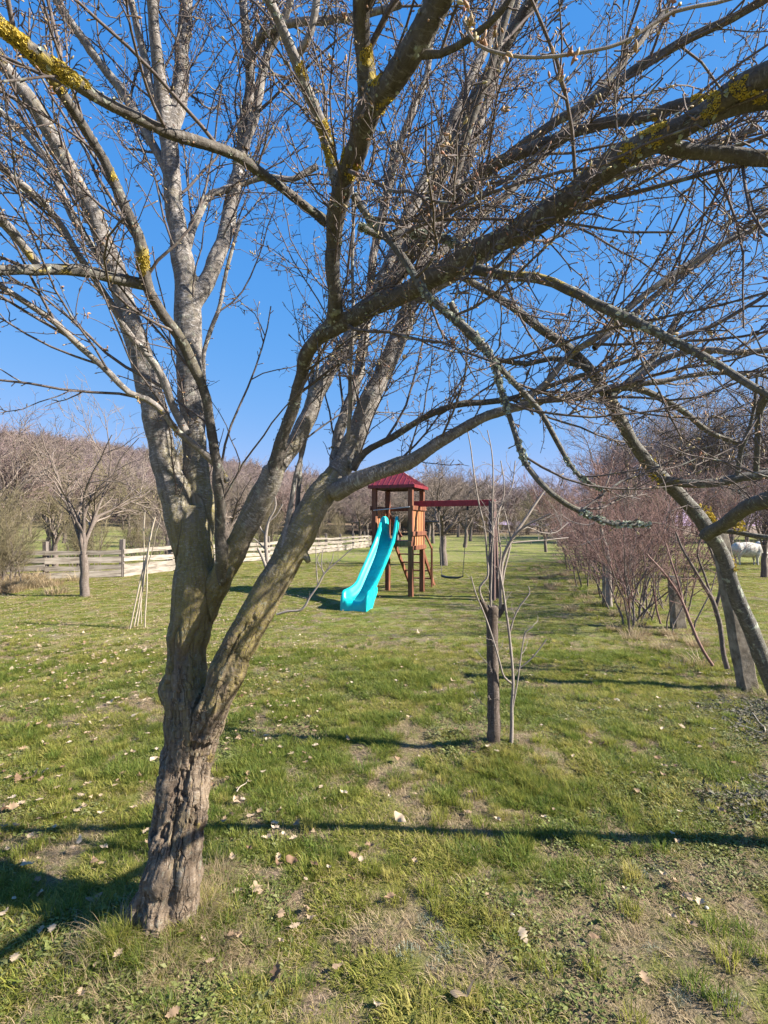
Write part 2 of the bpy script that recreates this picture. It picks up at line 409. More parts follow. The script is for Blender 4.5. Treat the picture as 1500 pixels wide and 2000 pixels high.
gf = np.stack([ii + jj, ii + jj + 1, ii + jj + 1 + nx, ii + jj + nx], -1).reshape(-1, 4)
T = NT('lawn_ground', 0.95); ob = T.obj()
n1 = T.noise(ob, 26, 6, 0.75); n2 = T.noise(ob, 2.2, 5, 0.65); n3 = T.noise(ob, 0.35, 4, 0.6); n4 = T.noise(ob, 95, 4, 0.75)
fr = T.attr('fresh')
dirt = T.ramp(T.noise(ob, 48, 6, 0.8), [(0.36, (0.07, 0.048, 0.032)), (0.48, (0.17, 0.122, 0.082)), (0.56, (0.27, 0.20, 0.14)), (0.68, (0.42, 0.33, 0.24))])
dirt = T.mix(T.ramp(T.noise(ob, 14, 4, 0.6), [(0.45, 0.0), (0.6, 0.75)]), dirt, (0.13, 0.14, 0.04))
green = T.ramp(n2, [(0.3, (0.12, 0.145, 0.028)), (0.5, (0.19, 0.20, 0.04)), (0.68, (0.27, 0.24, 0.07))])
green = T.mix(T.ramp(n4, [(0.35, 0.0), (0.65, 0.65)]), green, (0.075, 0.105, 0.02))
ff = T.ramp(T.math('ADD', fr, T.math('MULTIPLY', T.math('SUBTRACT', n1, 0.5), 0.9)), [(0.25, 0.0), (0.6, 1.0)])
c = T.mix(ff, dirt, green)
dry = T.ramp(n3, [(0.45, 0.0), (0.62, 0.55)])
c = T.mix(dry, c, (0.25, 0.215, 0.085))
wv = T.math('MULTIPLY', T.ramp(T.attr('litter'), [(0.0, 0.0), (1.0, 1.0)]), 1.0)
c = T.mix(wv, c, T.ramp(n1, [(0.35, (0.10, 0.065, 0.05)), (0.65, (0.25, 0.175, 0.13))]))
T.color(c); T.bump(T.math('ADD', n1, T.math('MULTIPLY', n4, 0.6)), 0.03)
M_ground = T.m
lit = np.clip((GY - 62) / 25, 0, 1) * 0.9          # leaf litter under the wood on the hill
me = mesh_np('ground', np.stack([GX, GY, GZ], -1).reshape(-1, 3), gf, 4, {'fresh': FM.ravel(), 'litter': lit.ravel()}, True, M_ground)
ground = tag(link('ground', me), 'patchy spring lawn of short grass and bare soil', None, None, 'structure')

def gz(x, y): return float(ground_z(np.array([x]), np.array([y]))[0])

# ------------------------------------------------------------------ instancing of stuff (geometry nodes)
def scatter(name, srcs, pts, rot, scl, vid, label, mat=None, tilt=None):
    """ONE object of kind stuff: points that carry small meshes"""
    me = bpy.data.meshes.new(name); me.vertices.add(len(pts)); me.vertices.foreach_set('co', np.asarray(pts, np.float32).ravel())
    r = np.zeros((len(pts), 3), np.float32); r[:, 2] = rot
    if tilt is not None: r[:, 0] = tilt[:, 0]; r[:, 1] = tilt[:, 1]
    a = me.attributes.new('rot', 'FLOAT_VECTOR', 'POINT'); a.data.foreach_set('vector', r.ravel())
    a = me.attributes.new('scl', 'FLOAT', 'POINT'); a.data.foreach_set('value', np.asarray(scl, np.float32))
    a = me.attributes.new('vid', 'INT', 'POINT'); a.data.foreach_set('value', np.asarray(vid, np.int32))
    o = link(name, me)
    g = bpy.data.node_groups.new(name + '_nodes', 'GeometryNodeTree')
    g.interface.new_socket('Geometry', in_out='INPUT', socket_type='NodeSocketGeometry')
    g.interface.new_socket('Geometry', in_out='OUTPUT', socket_type='NodeSocketGeometry')
    N = g.nodes; gi = N.new('NodeGroupInput'); go = N.new('NodeGroupOutput')
    iop = N.new('GeometryNodeInstanceOnPoints')
    gj = N.new('GeometryNodeGeometryToInstance')
    for s in reversed(srcs):
        oi = N.new('GeometryNodeObjectInfo'); oi.inputs['Object'].default_value = s; g.links.new(oi.outputs['Geometry'], gj.inputs[0])
    def at(n, t):
        q = N.new('GeometryNodeInputNamedAttribute'); q.data_type = t; q.inputs['Name'].default_value = n; return q.outputs['Attribute']
    g.links.new(gi.outputs[0], iop.inputs['Points']); g.links.new(gj.outputs[0], iop.inputs['Instance'])
    iop.inputs['Pick Instance'].default_value = True
    g.links.new(at('vid', 'INT'), iop.inputs['Instance Index'])
    g.links.new(at('rot', 'FLOAT_VECTOR'), iop.inputs['Rotation']); g.links.new(at('scl', 'FLOAT'), iop.inputs['Scale'])
    g.links.new(iop.outputs[0], go.inputs[0])
    md = o.modifiers.new('scatter', 'NODES'); md.node_group = g
    return tag(o, label, None, None, 'stuff')

def src(me):   # an unlinked source mesh object
    return bpy.data.objects.new(me.name, me)

def clump(name, seed, n, rad, h0, h1, w, mat, lean=0.5, segs=3, flat=0.0):
    r = np.random.default_rng(seed); V = []; F = []; TT = []
    for i in range(n):
        a = r.uniform(0, 2 * np.pi); q = rad * math.sqrt(r.uniform(0, 1))
        bx, by = q * math.cos(a), q * math.sin(a)
        da = a + r.normal(0, 0.9); L = r.uniform(h0, h1); ln = abs(r.normal(lean, 0.3)); wd = w * r.uniform(0.6, 1.3)
        sx, sy = -math.sin(da + r.normal(0, .5)), math.cos(da)
        b = len(V); tint = r.uniform(0, 1); el = R(90) - flat * R(70) * r.uniform(0.5, 1); x, y, z = bx, by, -0.004
        for k in range(segs):
            t = k / segs; ww = wd * (1 - t * 0.75) / 2
            V += [(x - sx * ww, y - sy * ww, z), (x + sx * ww, y + sy * ww, z)]; TT += [tint, tint]
            st = L / segs; e = max(R(-20), el - ln * 1.5 * (t + 0.3 / segs))
            x += math.cos(da) * math.cos(e) * st; y += math.sin(da) * math.cos(e) * st; z += math.sin(e) * st
        V.append((x, y, z)); TT.append(min(1, tint + 0.2))
        for k in range(segs - 1): F += [(b + 2 * k, b + 2 * k + 1, b + 2 * k + 3), (b + 2 * k, b + 2 * k + 3, b + 2 * k + 2)]
        k = segs - 1; F.append((b + 2 * k, b + 2 * k + 1, b + 2 * segs))
    return src(mesh_np(name, np.array(V), np.array(F), 3, {'tint': np.array(TT)}, False, mat))

def rosette(name, seed, n, rad, size, mat, hgt=0.02):
    r = np.random.default_rng(seed); V = []; F = []; TT = []
    for i in range(n):
        a = r.uniform(0, 2 * np.pi); q = rad * math.sqrt(r.uniform(0, 1)); c = np.array((q * math.cos(a), q * math.sin(a), r.uniform(0.003, hgt)))
        d = a + r.normal(0, 1); s = size * r.uniform(0.6, 1.3); u = np.array((math.cos(d), math.sin(d), r.uniform(-0.1, 0.7))); w = np.array((-math.sin(d), math.cos(d), r.normal(0, 0.3)))
        b = len(V); V += [c - u * s, c - u * s * 0.2 + w * s * 0.5, c + u * s, c - u * s * 0.2 - w * s * 0.5 + np.array((0, 0, s * .3))]
        F += [(b, b + 1, b + 2), (b, b + 2, b + 3)]; TT += [r.uniform(0, 1)] * 4
    return src(mesh_np(name, np.array(V), np.array(F), 3, {'tint': np.array(TT)}, False, mat))

G_src = [clump('grass_tuft', 10 + i, 44, 0.055, 0.016, 0.042, 0.0034, M_grass, 1.1, flat=0.35) for i in range(3)]
G_src += [clump('grass_tuft', 20 + i, 40, 0.045, 0.022, 0.055, 0.0034, M_grassd, 0.9, flat=0.2) for i in range(3)]
S_src = [clump('dry_tuft', 30 + i, 30, 0.06, 0.02, 0.06, 0.0028, M_straw, 0.9, flat=0.7) for i in range(3)]
H_src = [rosette('herb', 40 + i, 34, 0.06, 0.009, M_herb) for i in range(3)]
B_src = [clump('grass_mat', 50 + i, 90, 0.16, 0.02, 0.055, 0.009, m, 1.0, 2, 0.35) for i, m in enumerate((M_grass, M_grassd, M_grass, M_straw))]

def pts_zone(n, y0, y1, ratio=0.95, pad=0.6):
    """points spread evenly over a trapezoid of ground in front"""
    A = ratio; u = rng.uniform(0, 1, n)
    y = np.sqrt(u * (y1 ** 2 - y0 ** 2) + y0 ** 2)
    x = rng.uniform(-1, 1, n) * (A * y + pad)
    return x, y
# near
x, y = pts_zone(46000, 1.0, 6.5); f = fresh_map(x, y)
pick = rng.uniform(0, 1, len(x)); 
green = pick < np.clip(f * 1.15 - 0.05, 0.04, 1)
k = fbm2(x, y, 1.1, 77, 3)
vid = np.where(k > 0.52, 3 + rng.integers(0, 3, len(x)), rng.integers(0, 3, len(x)))
sc = rng.uniform(0.6, 1.2, len(x)) * (0.5 + 0.7 * f) * (0.35 + 1.3 * fbm2(x, y, 9.0, 131, 2)) * np.where(rng.uniform(0, 1, len(x)) < 0.04, 1.5, 1.0)
z = ground_z(x, y)
gs = scatter('grass', G_src, np.stack([x, y, z], 1)[green], rng.uniform(0, 6.28, green.sum()), sc[green], vid[green], 'short green grass growing in patches over the near lawn')
x, y = pts_zone(26000, 1.0, 7.0); f = fresh_map(x, y); sel = rng.uniform(0, 1, len(x)) < np.clip(0.95 - f * 0.6, 0.25, 1)
x, y = x[sel], y[sel]
scatter('dry_grass', S_src, np.stack([x, y, ground_z(x, y)], 1), rng.uniform(0, 6.28, len(x)), rng.uniform(0.5, 1.15, len(x)), rng.integers(0, 3, len(x)), 'bleached dead grass lying between the green tufts')
x, y = pts_zone(12000, 1.0, 6.0); sel = fbm2(x, y, 1.6, 99, 3) > 0.51
x, y = x[sel], y[sel]
scatter('low_herbs', H_src, np.stack([x, y, ground_z(x, y)], 1), rng.uniform(0, 6.28, len(x)), rng.uniform(0.5, 1.3, len(x)), rng.integers(0, 3, len(x)), 'tiny leaved weeds creeping over the soil')
# middle distance
x, y = pts_zone(52000, 6.3, 22, 0.9); f = fresh_map(x, y)
sel = rng.uniform(0, 1, len(x)) < 0.35 + 0.65 * f; x, y, f = x[sel], y[sel], f[sel]
vid = np.where(rng.uniform(0, 1, len(x)) < 0.24, 3, rng.integers(0, 3, len(x)))
scatter('far_grass', B_src, np.stack([x, y, ground_z(x, y)], 1), rng.uniform(0, 6.28, len(x)), rng.uniform(0.35, 0.75, len(x)), vid, 'mown grass of the lawn round the play tower')

# compact upright tufts with soil showing between them
CT = [clump('compact_tuft', 110 + i, 90, 0.045, 0.035, 0.075, 0.0034, m_, 0.75, 3) for i, m_ in enumerate((M_grassd, M_grass, M_grassd, M_grass))]
x, y = pts_zone(3400, 1.05, 7.0); w_ = fbm2(x, y, 2.2, 141, 3); sel = rng.uniform(0, 1, len(x)) < np.clip((w_ - 0.35) * 4, 0.1, 1); x, y = x[sel], y[sel]
scatter('compact_grass_tufts', CT, np.stack([x, y, ground_z(x, y)], 1), rng.uniform(0, 6.28, len(x)), rng.uniform(0.5, 1.15, len(x)), rng.integers(0, 4, len(x)), 'small upright tufts of brighter grass dotted over the lawn')
# taller tufts: straw and green round the trunk, round the stump, single lush tufts
TG = [clump('tall_tuft', 60, 110, 0.09, 0.08, 0.20, 0.0032, M_grassd, 0.8, 4), clump('tall_tuft', 61, 110, 0.09, 0.08, 0.19, 0.0032, M_grass, 0.9, 4),
      clump('straw_tuft', 62, 130, 0.10, 0.10, 0.24, 0.0026, M_straw, 1.1, 4, 0.4), clump('straw_tuft', 63, 130, 0.10, 0.08, 0.20, 0.0026, M_straw, 1.3, 4, 0.5)]
L = []
def tuft(px, py, spread, n, vids, s0, s1):
    d = 1.6 / ((py - HZ) / FPX); cx = (px - 750) / FPX * d
    for _ in range(n):
        L.append((cx + rng.normal(0, spread), d + rng.normal(0, spread), rng.choice(vids), rng.uniform(s0, s1)))
for a in np.linspace(-2.6, 0.9, 16): L.append((TX + 0.17 * math.cos(a), TY + 0.16 * math.sin(a), rng.choice([0, 1, 2, 3]), rng.uniform(0.3, 0.55)))
tuft(400, 1800, 0.05, 6, [2, 3], 0.5, 0.8); tuft(420, 1730, 0.04, 5, [2, 3], 0.5, 0.7); tuft(340, 1910, 0.06, 5, [2, 3, 1], 0.4, 0.6); tuft(430, 1860, 0.07, 5, [2, 3], 0.4, 0.6)
tuft(205, 1870, 0.06, 7, [0, 1, 1, 2], 0.5, 0.75); tuft(300, 1880, 0.05, 3, [0, 1], 0.4, 0.5); tuft(230, 1920, 0.1, 5, [3, 2], 0.4, 0.6)
tuft(985, 1500, 0.07, 12, [0, 1], 0.35, 0.6); tuft(1060, 1560, 0.10, 12, [0, 0, 1], 0.35, 0.6); tuft(1110, 1540, 0.12, 8, [0, 1], 0.3, 0.5); tuft(960, 1478, 0.05, 4, [2, 3], 0.3, 0.5)
tuft(1060, 1515, 0.1, 8, [3], 0.25, 0.4); tuft(1440, 1355, 0.15, 12, [0, 2], 0.4, 0.8); tuft(1280, 1260, 0.3, 14, [2, 3, 0], 0.5, 1.0); tuft(1330, 1300, 0.2, 8, [2, 3, 0], 0.4, 0.9)
for _ in range(90):
    yy = rng.uniform(1.25, 5.5); xx = rng.uniform(-1, 1) * 0.85 * yy
    L.append((xx, yy, rng.choice([0, 0, 1, 3]), rng.uniform(0.2, 0.42)))
L = np.array(L)
scatter('tall_grass_tufts', TG, np.stack([L[:, 0], L[:, 1], ground_z(L[:, 0], L[:, 1])], 1), rng.uniform(0, 6.28, len(L)), L[:, 3], L[:, 2].astype(int), 'taller grass and pale straw at the foot of the trunk and the stump')
# rough straw verge at the left bush and along the right hedge
VG = [clump('verge_straw', 70 + i, 120, 0.25, 0.15, 0.5, 0.012, M_straw, 1.0, 3, 0.3) for i in range(2)] + [clump('verge_green', 73, 90, 0.22, 0.1, 0.3, 0.012, M_grassd, 0.8, 3)]
q = []
for _ in range(150): q.append((rng.normal(-9.9, 0.6) , rng.normal(12.6, 0.8), rng.choice([0, 1]), rng.uniform(0.5, 1.1)))
for _ in range(130):
    t = rng.uniform(0, 1); q.append((3.45 + 2.4 * t + rng.normal(0, 0.35), 5.6 + 14 * t, rng.choice([0, 1, 2, 2]), rng.uniform(0.25, 0.6)))
for _ in range(60):
    t = rng.uniform(0, 1); q.append((-10.3 + 9 * t + rng.normal(0, 0.1), 15.1 + 21 * t, 2, rng.uniform(0.3, 0.7)))
q = np.array(q)
scatter('verge_grass', VG, np.stack([q[:, 0], q[:, 1], ground_z(q[:, 0], q[:, 1])], 1), rng.uniform(0, 6.28, len(q)), q[:, 3], q[:, 2].astype(int), 'rough straw growing under the bushes at both sides of the lawn')

# silvery lichen-like plants and dark ivy at the right
SV = [clump('silver_tuft', 80, 130, 0.07, 0.012, 0.035, 0.004, M_silver, 0.8, 2)]
sp = []
for px, py, n, s in ((850, 1815, 10, 0.07), (880, 1845, 6, 0.05), (1220, 1678, 10, 0.07), (1255, 1692, 6, 0.04), (1300, 1935, 8, 0.08), (1205, 1385, 6, 0.07)):
    d = 1.6 / ((py - HZ) / FPX)
    for _ in range(n): sp.append(((px - 750) / FPX * d + rng.normal(0, s), d + rng.normal(0, s)))
sp = np.array(sp)
scatter('silvery_ground_plants', SV, np.stack([sp[:, 0], sp[:, 1], ground_z(sp[:, 0], sp[:, 1])], 1), rng.uniform(0, 6, len(sp)), rng.uniform(0.35, 0.7, len(sp)), np.zeros(len(sp)), 'silvery grey-green plants scattered in the foreground lawn')
IV = [rosette('ivy_patch', 90 + i, 60, 0.15, 0.016, M_ivy, 0.035) for i in range(2)]
sp = []
for px, py, n, s in ((1470, 1385, 60, 0.22), (1490, 1430, 30, 0.18), (1495, 1580, 30, 0.12), (1440, 1370, 16, 0.1)):
    d = 1.6 / ((py - HZ) / FPX)
    for _ in range(n): sp.append(((px - 750) / FPX * d + rng.normal(0, s), d + rng.normal(0, s)))
sp = np.array(sp)
scatter('ivy', IV, np.stack([sp[:, 0], sp[:, 1], ground_z(sp[:, 0], sp[:, 1])], 1), rng.uniform(0, 6, len(sp)), rng.uniform(0.5, 1, len(sp)), rng.integers(0, 2, len(sp)), 'dark glossy ivy and leaf litter beside the concrete post')

# ------------------------------------------------------------------ the near fruit tree
def limb(*p): return [tuple(map(float, q)) for q in p]
SK = {}   # name: (label, [(px,py,w,d)...])
SK['trunk'] = limb((306,1900,175,2.03),(312,1850,155,2.04),(322,1780,138,2.06),(340,1680,128,2.08),(354,1580,122,2.12),(367,1490,116,2.16),(374,1420,126,2.17),(368,1350,110,2.18),(364,1280,94,2.19),(371,1200,92,2.2),(380,1120,90,2.21),(378,1050,82,2.22),(372,990,70,2.22))
SK['A'] = limb((372,1150,50,2.22),(362,1080,58,2.21),(349,1000,64,2.20),(334,940,60,2.19),(320,890,60,2.18),(303,800,56,2.17),(280,710,50,2.17),(250,610,46,2.15),(218,510,43,2.12),(185,425,41,2.1),(148,350,40,2.05),(112,285,36,2.0),(70,215,32,1.95),(25,150,28,1.9),(-40,60,24,1.8))
SK['B'] = limb((386,1080,62,2.24),(392,1000,60,2.25),(385,930,56,2.26),(380,860,52,2.27),(374,780,54,2.28),(370,700,54,2.28),(368,620,58,2.28),(362,540,50,2.28),(350,470,44,2.28),(340,390,44,2.28),(333,310,42,2.27),(325,240,40,2.26),(312,150,30,2.2),(300,60,27,2.15),(292,-30,24,2.1))
SK['B2'] = limb((330,270,34,2.26),(350,190,30,2.28),(356,110,30,2.3),(362,30,28,2.3),(368,-50,26,2.3))
SK['B3'] = limb((374,600,36,2.28),(398,560,36,2.3),(430,490,34,2.35),(448,420,32,2.4),(462,340,28,2.4),(478,260,24,2.45),(488,160,22,2.45),(478,60,20,2.4),(470,-30,18,2.4))
SK['C'] = limb((434,1135,26,2.16),(431,1060,24,2.08),(432,1000,22,2.04),(428,930,25,2.0),(420,860,22,1.97),(408,800,22,1.94),(395,750,22,1.9),(372,700,24,1.86),(345,650,24,1.82),(318,615,24,1.78),(292,570,26,1.72),(280,520,26,1.68),(268,460,24,1.64),(243,390,24,1.6),(214,330,24,1.56),(170,260,24,1.5),(125,195,25,1.42),(70,120,26,1.35),(0,45,28,1.28),(-60,-20,28,1.2))
SK['D'] = limb((444,940,13,2.04),(420,903,15,1.99),(385,872,14,1.92),(350,845,13,1.88),(320,805,13,1.84),(290,778,14,1.8),(255,765,14,1.76),(215,730,13,1.72),(160,680,13,1.68),(110,632,13,1.62),(50,590,12,1.56),(-20,545,12,1.5))
SK['D2'] = limb((366,849,17,1.9),(345,810,17,1.88),(328,762,17,1.85),(302,714,16,1.82),(278,685,16,1.8),(250,648,15,1.76),(222,600,14,1.72),(180,540,14,1.68),(150,490,14,1.64),(115,430,15,1.6),(85,395,16,1.55),(30,350,16,1.5),(-30,300,16,1.44))
SK['E'] = limb((282,556,24,1.72),(240,548,24,1.68),(190,538,24,1.62),(130,525,24,1.55),(70,524,22,1.48),(0,530,22,1.4),(-60,530,22,1.35))
SK['E2'] = limb((72,515,18,1.5),(45,480,20,1.46),(10,440,22,1.42),(-40,400,22,1.36))
SK['F'] = limb((640,436,24,1.5),(600,405,20,1.46),(560,368,20,1.4),(500,328,24,1.34),(460,306,26,1.3),(400,285,26,1.24),(330,262,26,1.18),(260,228,25,1.12),(190,190,26,1.06),(130,148,30,1.0),(70,105,30,0.96),(10,62,30,0.92),(-60,20,30,0.88))
SK['G'] = limb((392,1215,48,2.24),(424,1145,54,2.2),(444,1105,56,2.17),(470,1050,52,2.14),(498,995,52,2.12),(522,950,50,2.1),(534,915,46,2.08))
SK['G1'] = limb((530,930,34,2.08),(545,880,30,2.04),(562,820,28,2.0),(582,755,26,1.94),(600,700,30,1.86),(624,665,34,1.76),(646,638,40,1.68),(652,600,34,1.6),(648,540,32,1.54),(648,480,36,1.5),(652,425,42,1.44),(672,350,46,1.34),(694,290,52,1.24),(722,215,54,1.14),(760,170,50,1.08),(800,110,54,1.02),(850,10,60,0.96),(890,-80,64,0.9))
SK['G1b'] = limb((724,225,44,1.15),(714,150,40,1.1),(706,80,38,1.06),(704,-10,42,1.0),(705,-80,42,0.96))
SK['G1c'] = limb((662,372,28,1.38),(640,290,28,1.34),(612,210,27,1.3),(582,130,26,1.26),(553,60,25,1.22),(515,-20,24,1.18))
SK['G1d'] = limb((578,110,15,1.26),(600,80,16,1.24),(614,30,16,1.22),(622,-40,16,1.2))
SK['G2'] = limb((536,920,38,2.1),(562,880,40,2.12),(590,835,38,2.14),(622,770,37,2.16),(652,710,35,2.18),(684,655,33,2.2),(716,600,32,2.22),(748,545,32,2.24),(776,485,32,2.26),(800,420,30,2.28),(830,350,26,2.3),(866,270,24,2.3),(900,200,22,2.3),(940,110,20,2.3),(985,10,18,2.3),(1010,-60,16,2.3))
SK['H'] = limb((392,1440,70,2.12),(420,1365,76,2.11),(450,1290,74,2.1),(484,1225,68,2.1),(520,1165,66,2.12),(560,1095,70,2.14),(592,1030,70,2.16),(620,980,70,2.18),(648,935,62,2.2))
SK['H1'] = limb((640,955,54,2.2),(672,900,52,2.22),(702,835,46,2.25),(732,765,42,2.28),(758,700,40,2.32),(785,640,38,2.36),(806,570,32,2.4),(834,490,28,2.44),(874,400,24,2.5),(914,310,22,2.55),(950,200,20,2.55),(985,100,18,2.55),(1010,0,16,2.5))
SK['H2'] = limb((650,925,26,2.26),(662,860,26,2.36),(682,790,24,2.42),(700,720,23,2.46),(711,645,22,2.5),(722,560,20,2.5),(735,470,18,2.5),(752,380,16,2.5),(770,280,14,2.5))
SK['H3'] = limb((650,965,46,2.16),(690,945,40,2.13),(740,925,36,2.1),(795,902,33,2.08),(845,870,28,2.06),(900,838,24,2.04),(950,815,22,2.02),(1000,800,20,2.0),(1060,783,18,1.98),(1130,775,17,1.96),(1200,755,15,1.94),(1290,745,13,1.92),(1380,730,11,1.9),(1500,735,9,1.88))
SK['H4'] = limb((688,915,20,2.18),(712,886,16,2.15),(750,862,14,2.12),(800,830,14,2.1),(845,806,14,2.08),(890,792,14,2.06),(960,786,13,2.04),(1030,770,12,2.02),(1100,745,11,2.0),(1180,720,10,1.98),(1260,690,9,1.96),(1330,640,8,1.94))
SK['K'] = limb((640,650,34,1.68),(690,622,36,1.62),(740,592,38,1.56),(800,566,40,1.48),(850,542,44,1.4),(900,512,46,1.34),(960,480,48,1.26),(1020,446,52,1.2),(1090,398,56,1.13),(1160,345,60,1.06),(1220,302,62,1.0),(1280,272,60,0.96),(1340,245,54,0.92),(1390,205,50,0.9),(1440,165,54,0.87),(1500,140,56,0.84),(1580,110,60,0.8))
SK['K2'] = limb((1270,272,42,0.97),(1320,288,36,0.98),(1370,296,33,0.98),(1430,303,33,0.97),(1500,308,34,0.95),(1580,310,36,0.92))
SK['K3'] = limb((1340,248,38,0.92),(1400,222,36,0.91),(1450,200,38,0.9),(1510,186,40,0.88),(1580,170,40,0.86))
SK['L'] = limb((800,500,34,2.1),(840,440,32,2.0),(880,400,32,1.9),(920,362,30,1.8),(970,322,29,1.7),(1030,290,28,1.6),(1100,265,27,1.5),(1170,243,27,1.4),(1250,226,28,1.3),(1330,207,28,1.2),(1400,190,28,1.12))
SK['L2'] = limb((965,330,20,1.72),(1010,290,20,1.72),(1070,248,20,1.7),(1130,215,21,1.68),(1200,165,21,1.66),(1270,120,20,1.64),(1350,75,19,1.6),(1430,35,18,1.56),(1520,-15,18,1.5))
SK['L3'] = limb((760,570,34,2.2),(800,480,32,2.15),(842,390,31,2.1),(876,310,30,2.05),(912,225,30,2.0),(960,130,28,1.95),(1010,50,27,1.9),(1060,-30,26,1.85))
SK['L4'] = limb((870,410,20,1.95),(900,300,20,1.9),(930,210,19,1.85),(965,100,18,1.8),(1000,-10,17,1.75))
SK['N'] = limb((850,520,24,1.5),(900,530,22,1.44),(960,536,20,1.38),(1050,540,20,1.3),(1110,562,21,1.26),(1180,603,21,1.22),(1250,634,21,1.18),(1310,660,20,1.15),(1380,695,19,1.12),(1440,735,18,1.1),(1500,768,17,1.08),(1560,800,17,1.06))
SK['O'] = limb((690,380,16,1.36),(720,425,15,1.38),(765,470,15,1.36),(800,520,16,1.34),(835,580,17,1.32),(880,620,18,1.3),(925,655,17,1.28),(965,700,15,1.26),(980,760,13,1.25),(1005,835,13,1.24),(1030,910,13,1.23),(1075,965,13,1.22),(1130,1000,12,1.22),(1190,1020,11,1.22),(1270,1026,9,1.22))
SK['O2'] = limb((700,440,15,1.4),(745,462,16,1.42),(800,455,16,1.44),(870,470,16,1.46),(930,500,14,1.46))
SK['O3'] = limb((880,590,15,1.34),(910,650,14,1.36),(950,690,14,1.38),(985,730,13,1.4),(1050,800,12,1.42),(1090,870,11,1.42),(1130,930,9,1.42),(1180,960,8,1.42))
SK['Q1'] = limb((552,1080,13,2.1),(563,1010,11,2.12),(577,930,10,2.14),(592,870,9,2.15),(606,800,8,2.15),(620,720,7,2.12),(628,640,6,2.1))
SK['Q2'] = limb((577,1055,12,2.2),(582,960,10,2.22),(587,880,9,2.22),(597,810,8,2.2),(612,720,7,2.18))
SK['Q3'] = limb((680,860,10,2.16),(682,800,9,2.1),(683,730,9,2.06),(690,640,8,2.0),(688,540,7,1.96),(690,420,7,1.9),(684,300,6,1.86),(690,180,6,1.8))
SK['Q4'] = limb((395,935,10,2.3),(398,800,9,2.34),(400,690,9,2.36),(425,610,9,2.36),(440,540,8,2.36),(470,430,7,2.36))
SK['U1'] = limb((240,585,16,2.14),(205,520,16,2.15),(170,470,16,2.16),(130,400,16,2.2),(100,330,15,2.22),(60,270,14,2.25),(0,215,13,2.25),(-50,180,12,2.25))
SK['U2'] = limb((240,250,16,2.3),(195,185,18,2.3),(165,130,18,2.25),(140,60,18,2.2),(110,-20,18,2.15))
SK['U2'] = limb((340,375,18,2.27),(318,322,20,2.28),(280,250,20,2.3),(245,190,20,2.3),(200,130,19,2.28),(160,70,18,2.25),(120,10,18,2.2),(90,-40,17,2.2))
SK['U3'] = limb((330,285,16,2.27),(322,240,18,2.28),(300,190,17,2.3),(282,120,16,2.3),(270,60,15,2.3),(255,-20,14,2.3))
SK['U4'] = limb((360,505,18,2.3),(385,430,0,0))[:1] + limb((400,390,15,2.34),(430,375,15,2.36),(470,360,13,2.4),(520,345,12,2.4),(570,350,12,2.4),(620,325,14,2.4))
SK['U5'] = limb((520,1000,0,0))[:0] + limb((478,290,20,2.42),(500,210,20,2.4),(520,120,18,2.4),(545,60,16,2.36),(575,-20,15,2.3))
SK['U6'] = limb((800,590,22,2.38),(870,550,22,2.35),(950,500,20,2.3),(1030,440,19,2.25),(1130,380,18,2.2),(1240,330,16,2.15),(1350,290,14,2.1),(1480,250,12,2.05))
SK['U7'] = limb((830,520,20,2.42),(920,440,18,2.45),(1020,350,17,2.45),(1120,240,16,2.45),(1210,130,14,2.4),(1300,20,13,2.4))
SK['U8'] = limb((1010,795,13,2.0),(1060,750,14,2.0),(1120,690,15,1.98),(1190,640,15,1.96),(1280,560,14,1.94),(1370,500,13,1.92),(1450,460,12,1.9),(1530,420,12,1.9))
SK['U9'] = limb((1160,680,12,2.02),(1240,610,12,2.05),(1330,540,11,2.05),(1420,470,10,2.05),(1520,400,10,2.05))
SK['U10'] = limb((1230,752,12,1.92),(1300,700,14,1.9),(1380,680,14,1.85),(1450,690,13,1.8),(1530,680,13,1.75))
SK['U11'] = limb((750,300,0,0))[:0] + limb((740,450,16,2.48),(768,340,15,2.45),(800,230,14,2.4),(835,130,12,2.4),(850,20,11,2.35))
SK['U12'] = limb((482,130,16,2.42),(505,80,16,2.38),(550,48,16,2.3),(620,40,15,2.2),(700,25,14,2.1),(780,10,13,2.0))
SK['V1'] = limb((800,105,20,1.02),(860,105,16,1.0),(920,70,15,0.96),(980,20,14,0.92),(1020,-40,14,0.9))

SHADED = ('K', 'K2', 'K3', 'G1', 'G1b', 'L', 'L2', 'L3', 'L4', 'V1', 'C', 'H4', 'F')  # limbs that take the bark with shade painted into its colour
THICK = ['trunk','A','B','B2','B3','C','F','G','G1','G1b','G1c','G2','H','H1','H3','K','K2','K3','L','L3']
LABEL = {'A': 'stout limb leaning up to the left from the trunk', 'B': 'straight central limb', 'C': 'dark slender limb rising in front of the trunk',
         'H': 'thick low limb leaning to the right from the fork', 'H3': 'long low limb reaching right above the play tower', 'K': 'heavy lichen covered limb reaching to the upper right',
         'F': 'dark limb with yellow lichen reaching to the upper left', 'E': 'lichen spotted limb reaching left', 'G1': 'dark limb forking overhead'}
def tail(pts, rad, q):
    """a limb that leaves the frame goes on tapering to its tip"""
    x, y = q[-1, 0], q[-1, 1]
    if not (x > 1500 or x < 0 or y < 0): return pts, rad
    d = pts[-1] - pts[-2]; d = d / np.linalg.norm(d); up = np.array((0, 0, 0.25)); o1 = pts[-1] + d * 0.22; o2 = o1 + (d + up) * 0.28; o3 = o2 + (d + 2 * up) * 0.25
    return np.concatenate([pts, [o1, o2, o3]]), np.concatenate([rad, rad[-1] * np.array((0.78, 0.5, 0.2))])
def WF(k): return 0.84 if k in ('trunk', 'A', 'B', 'G', 'H') else 0.88
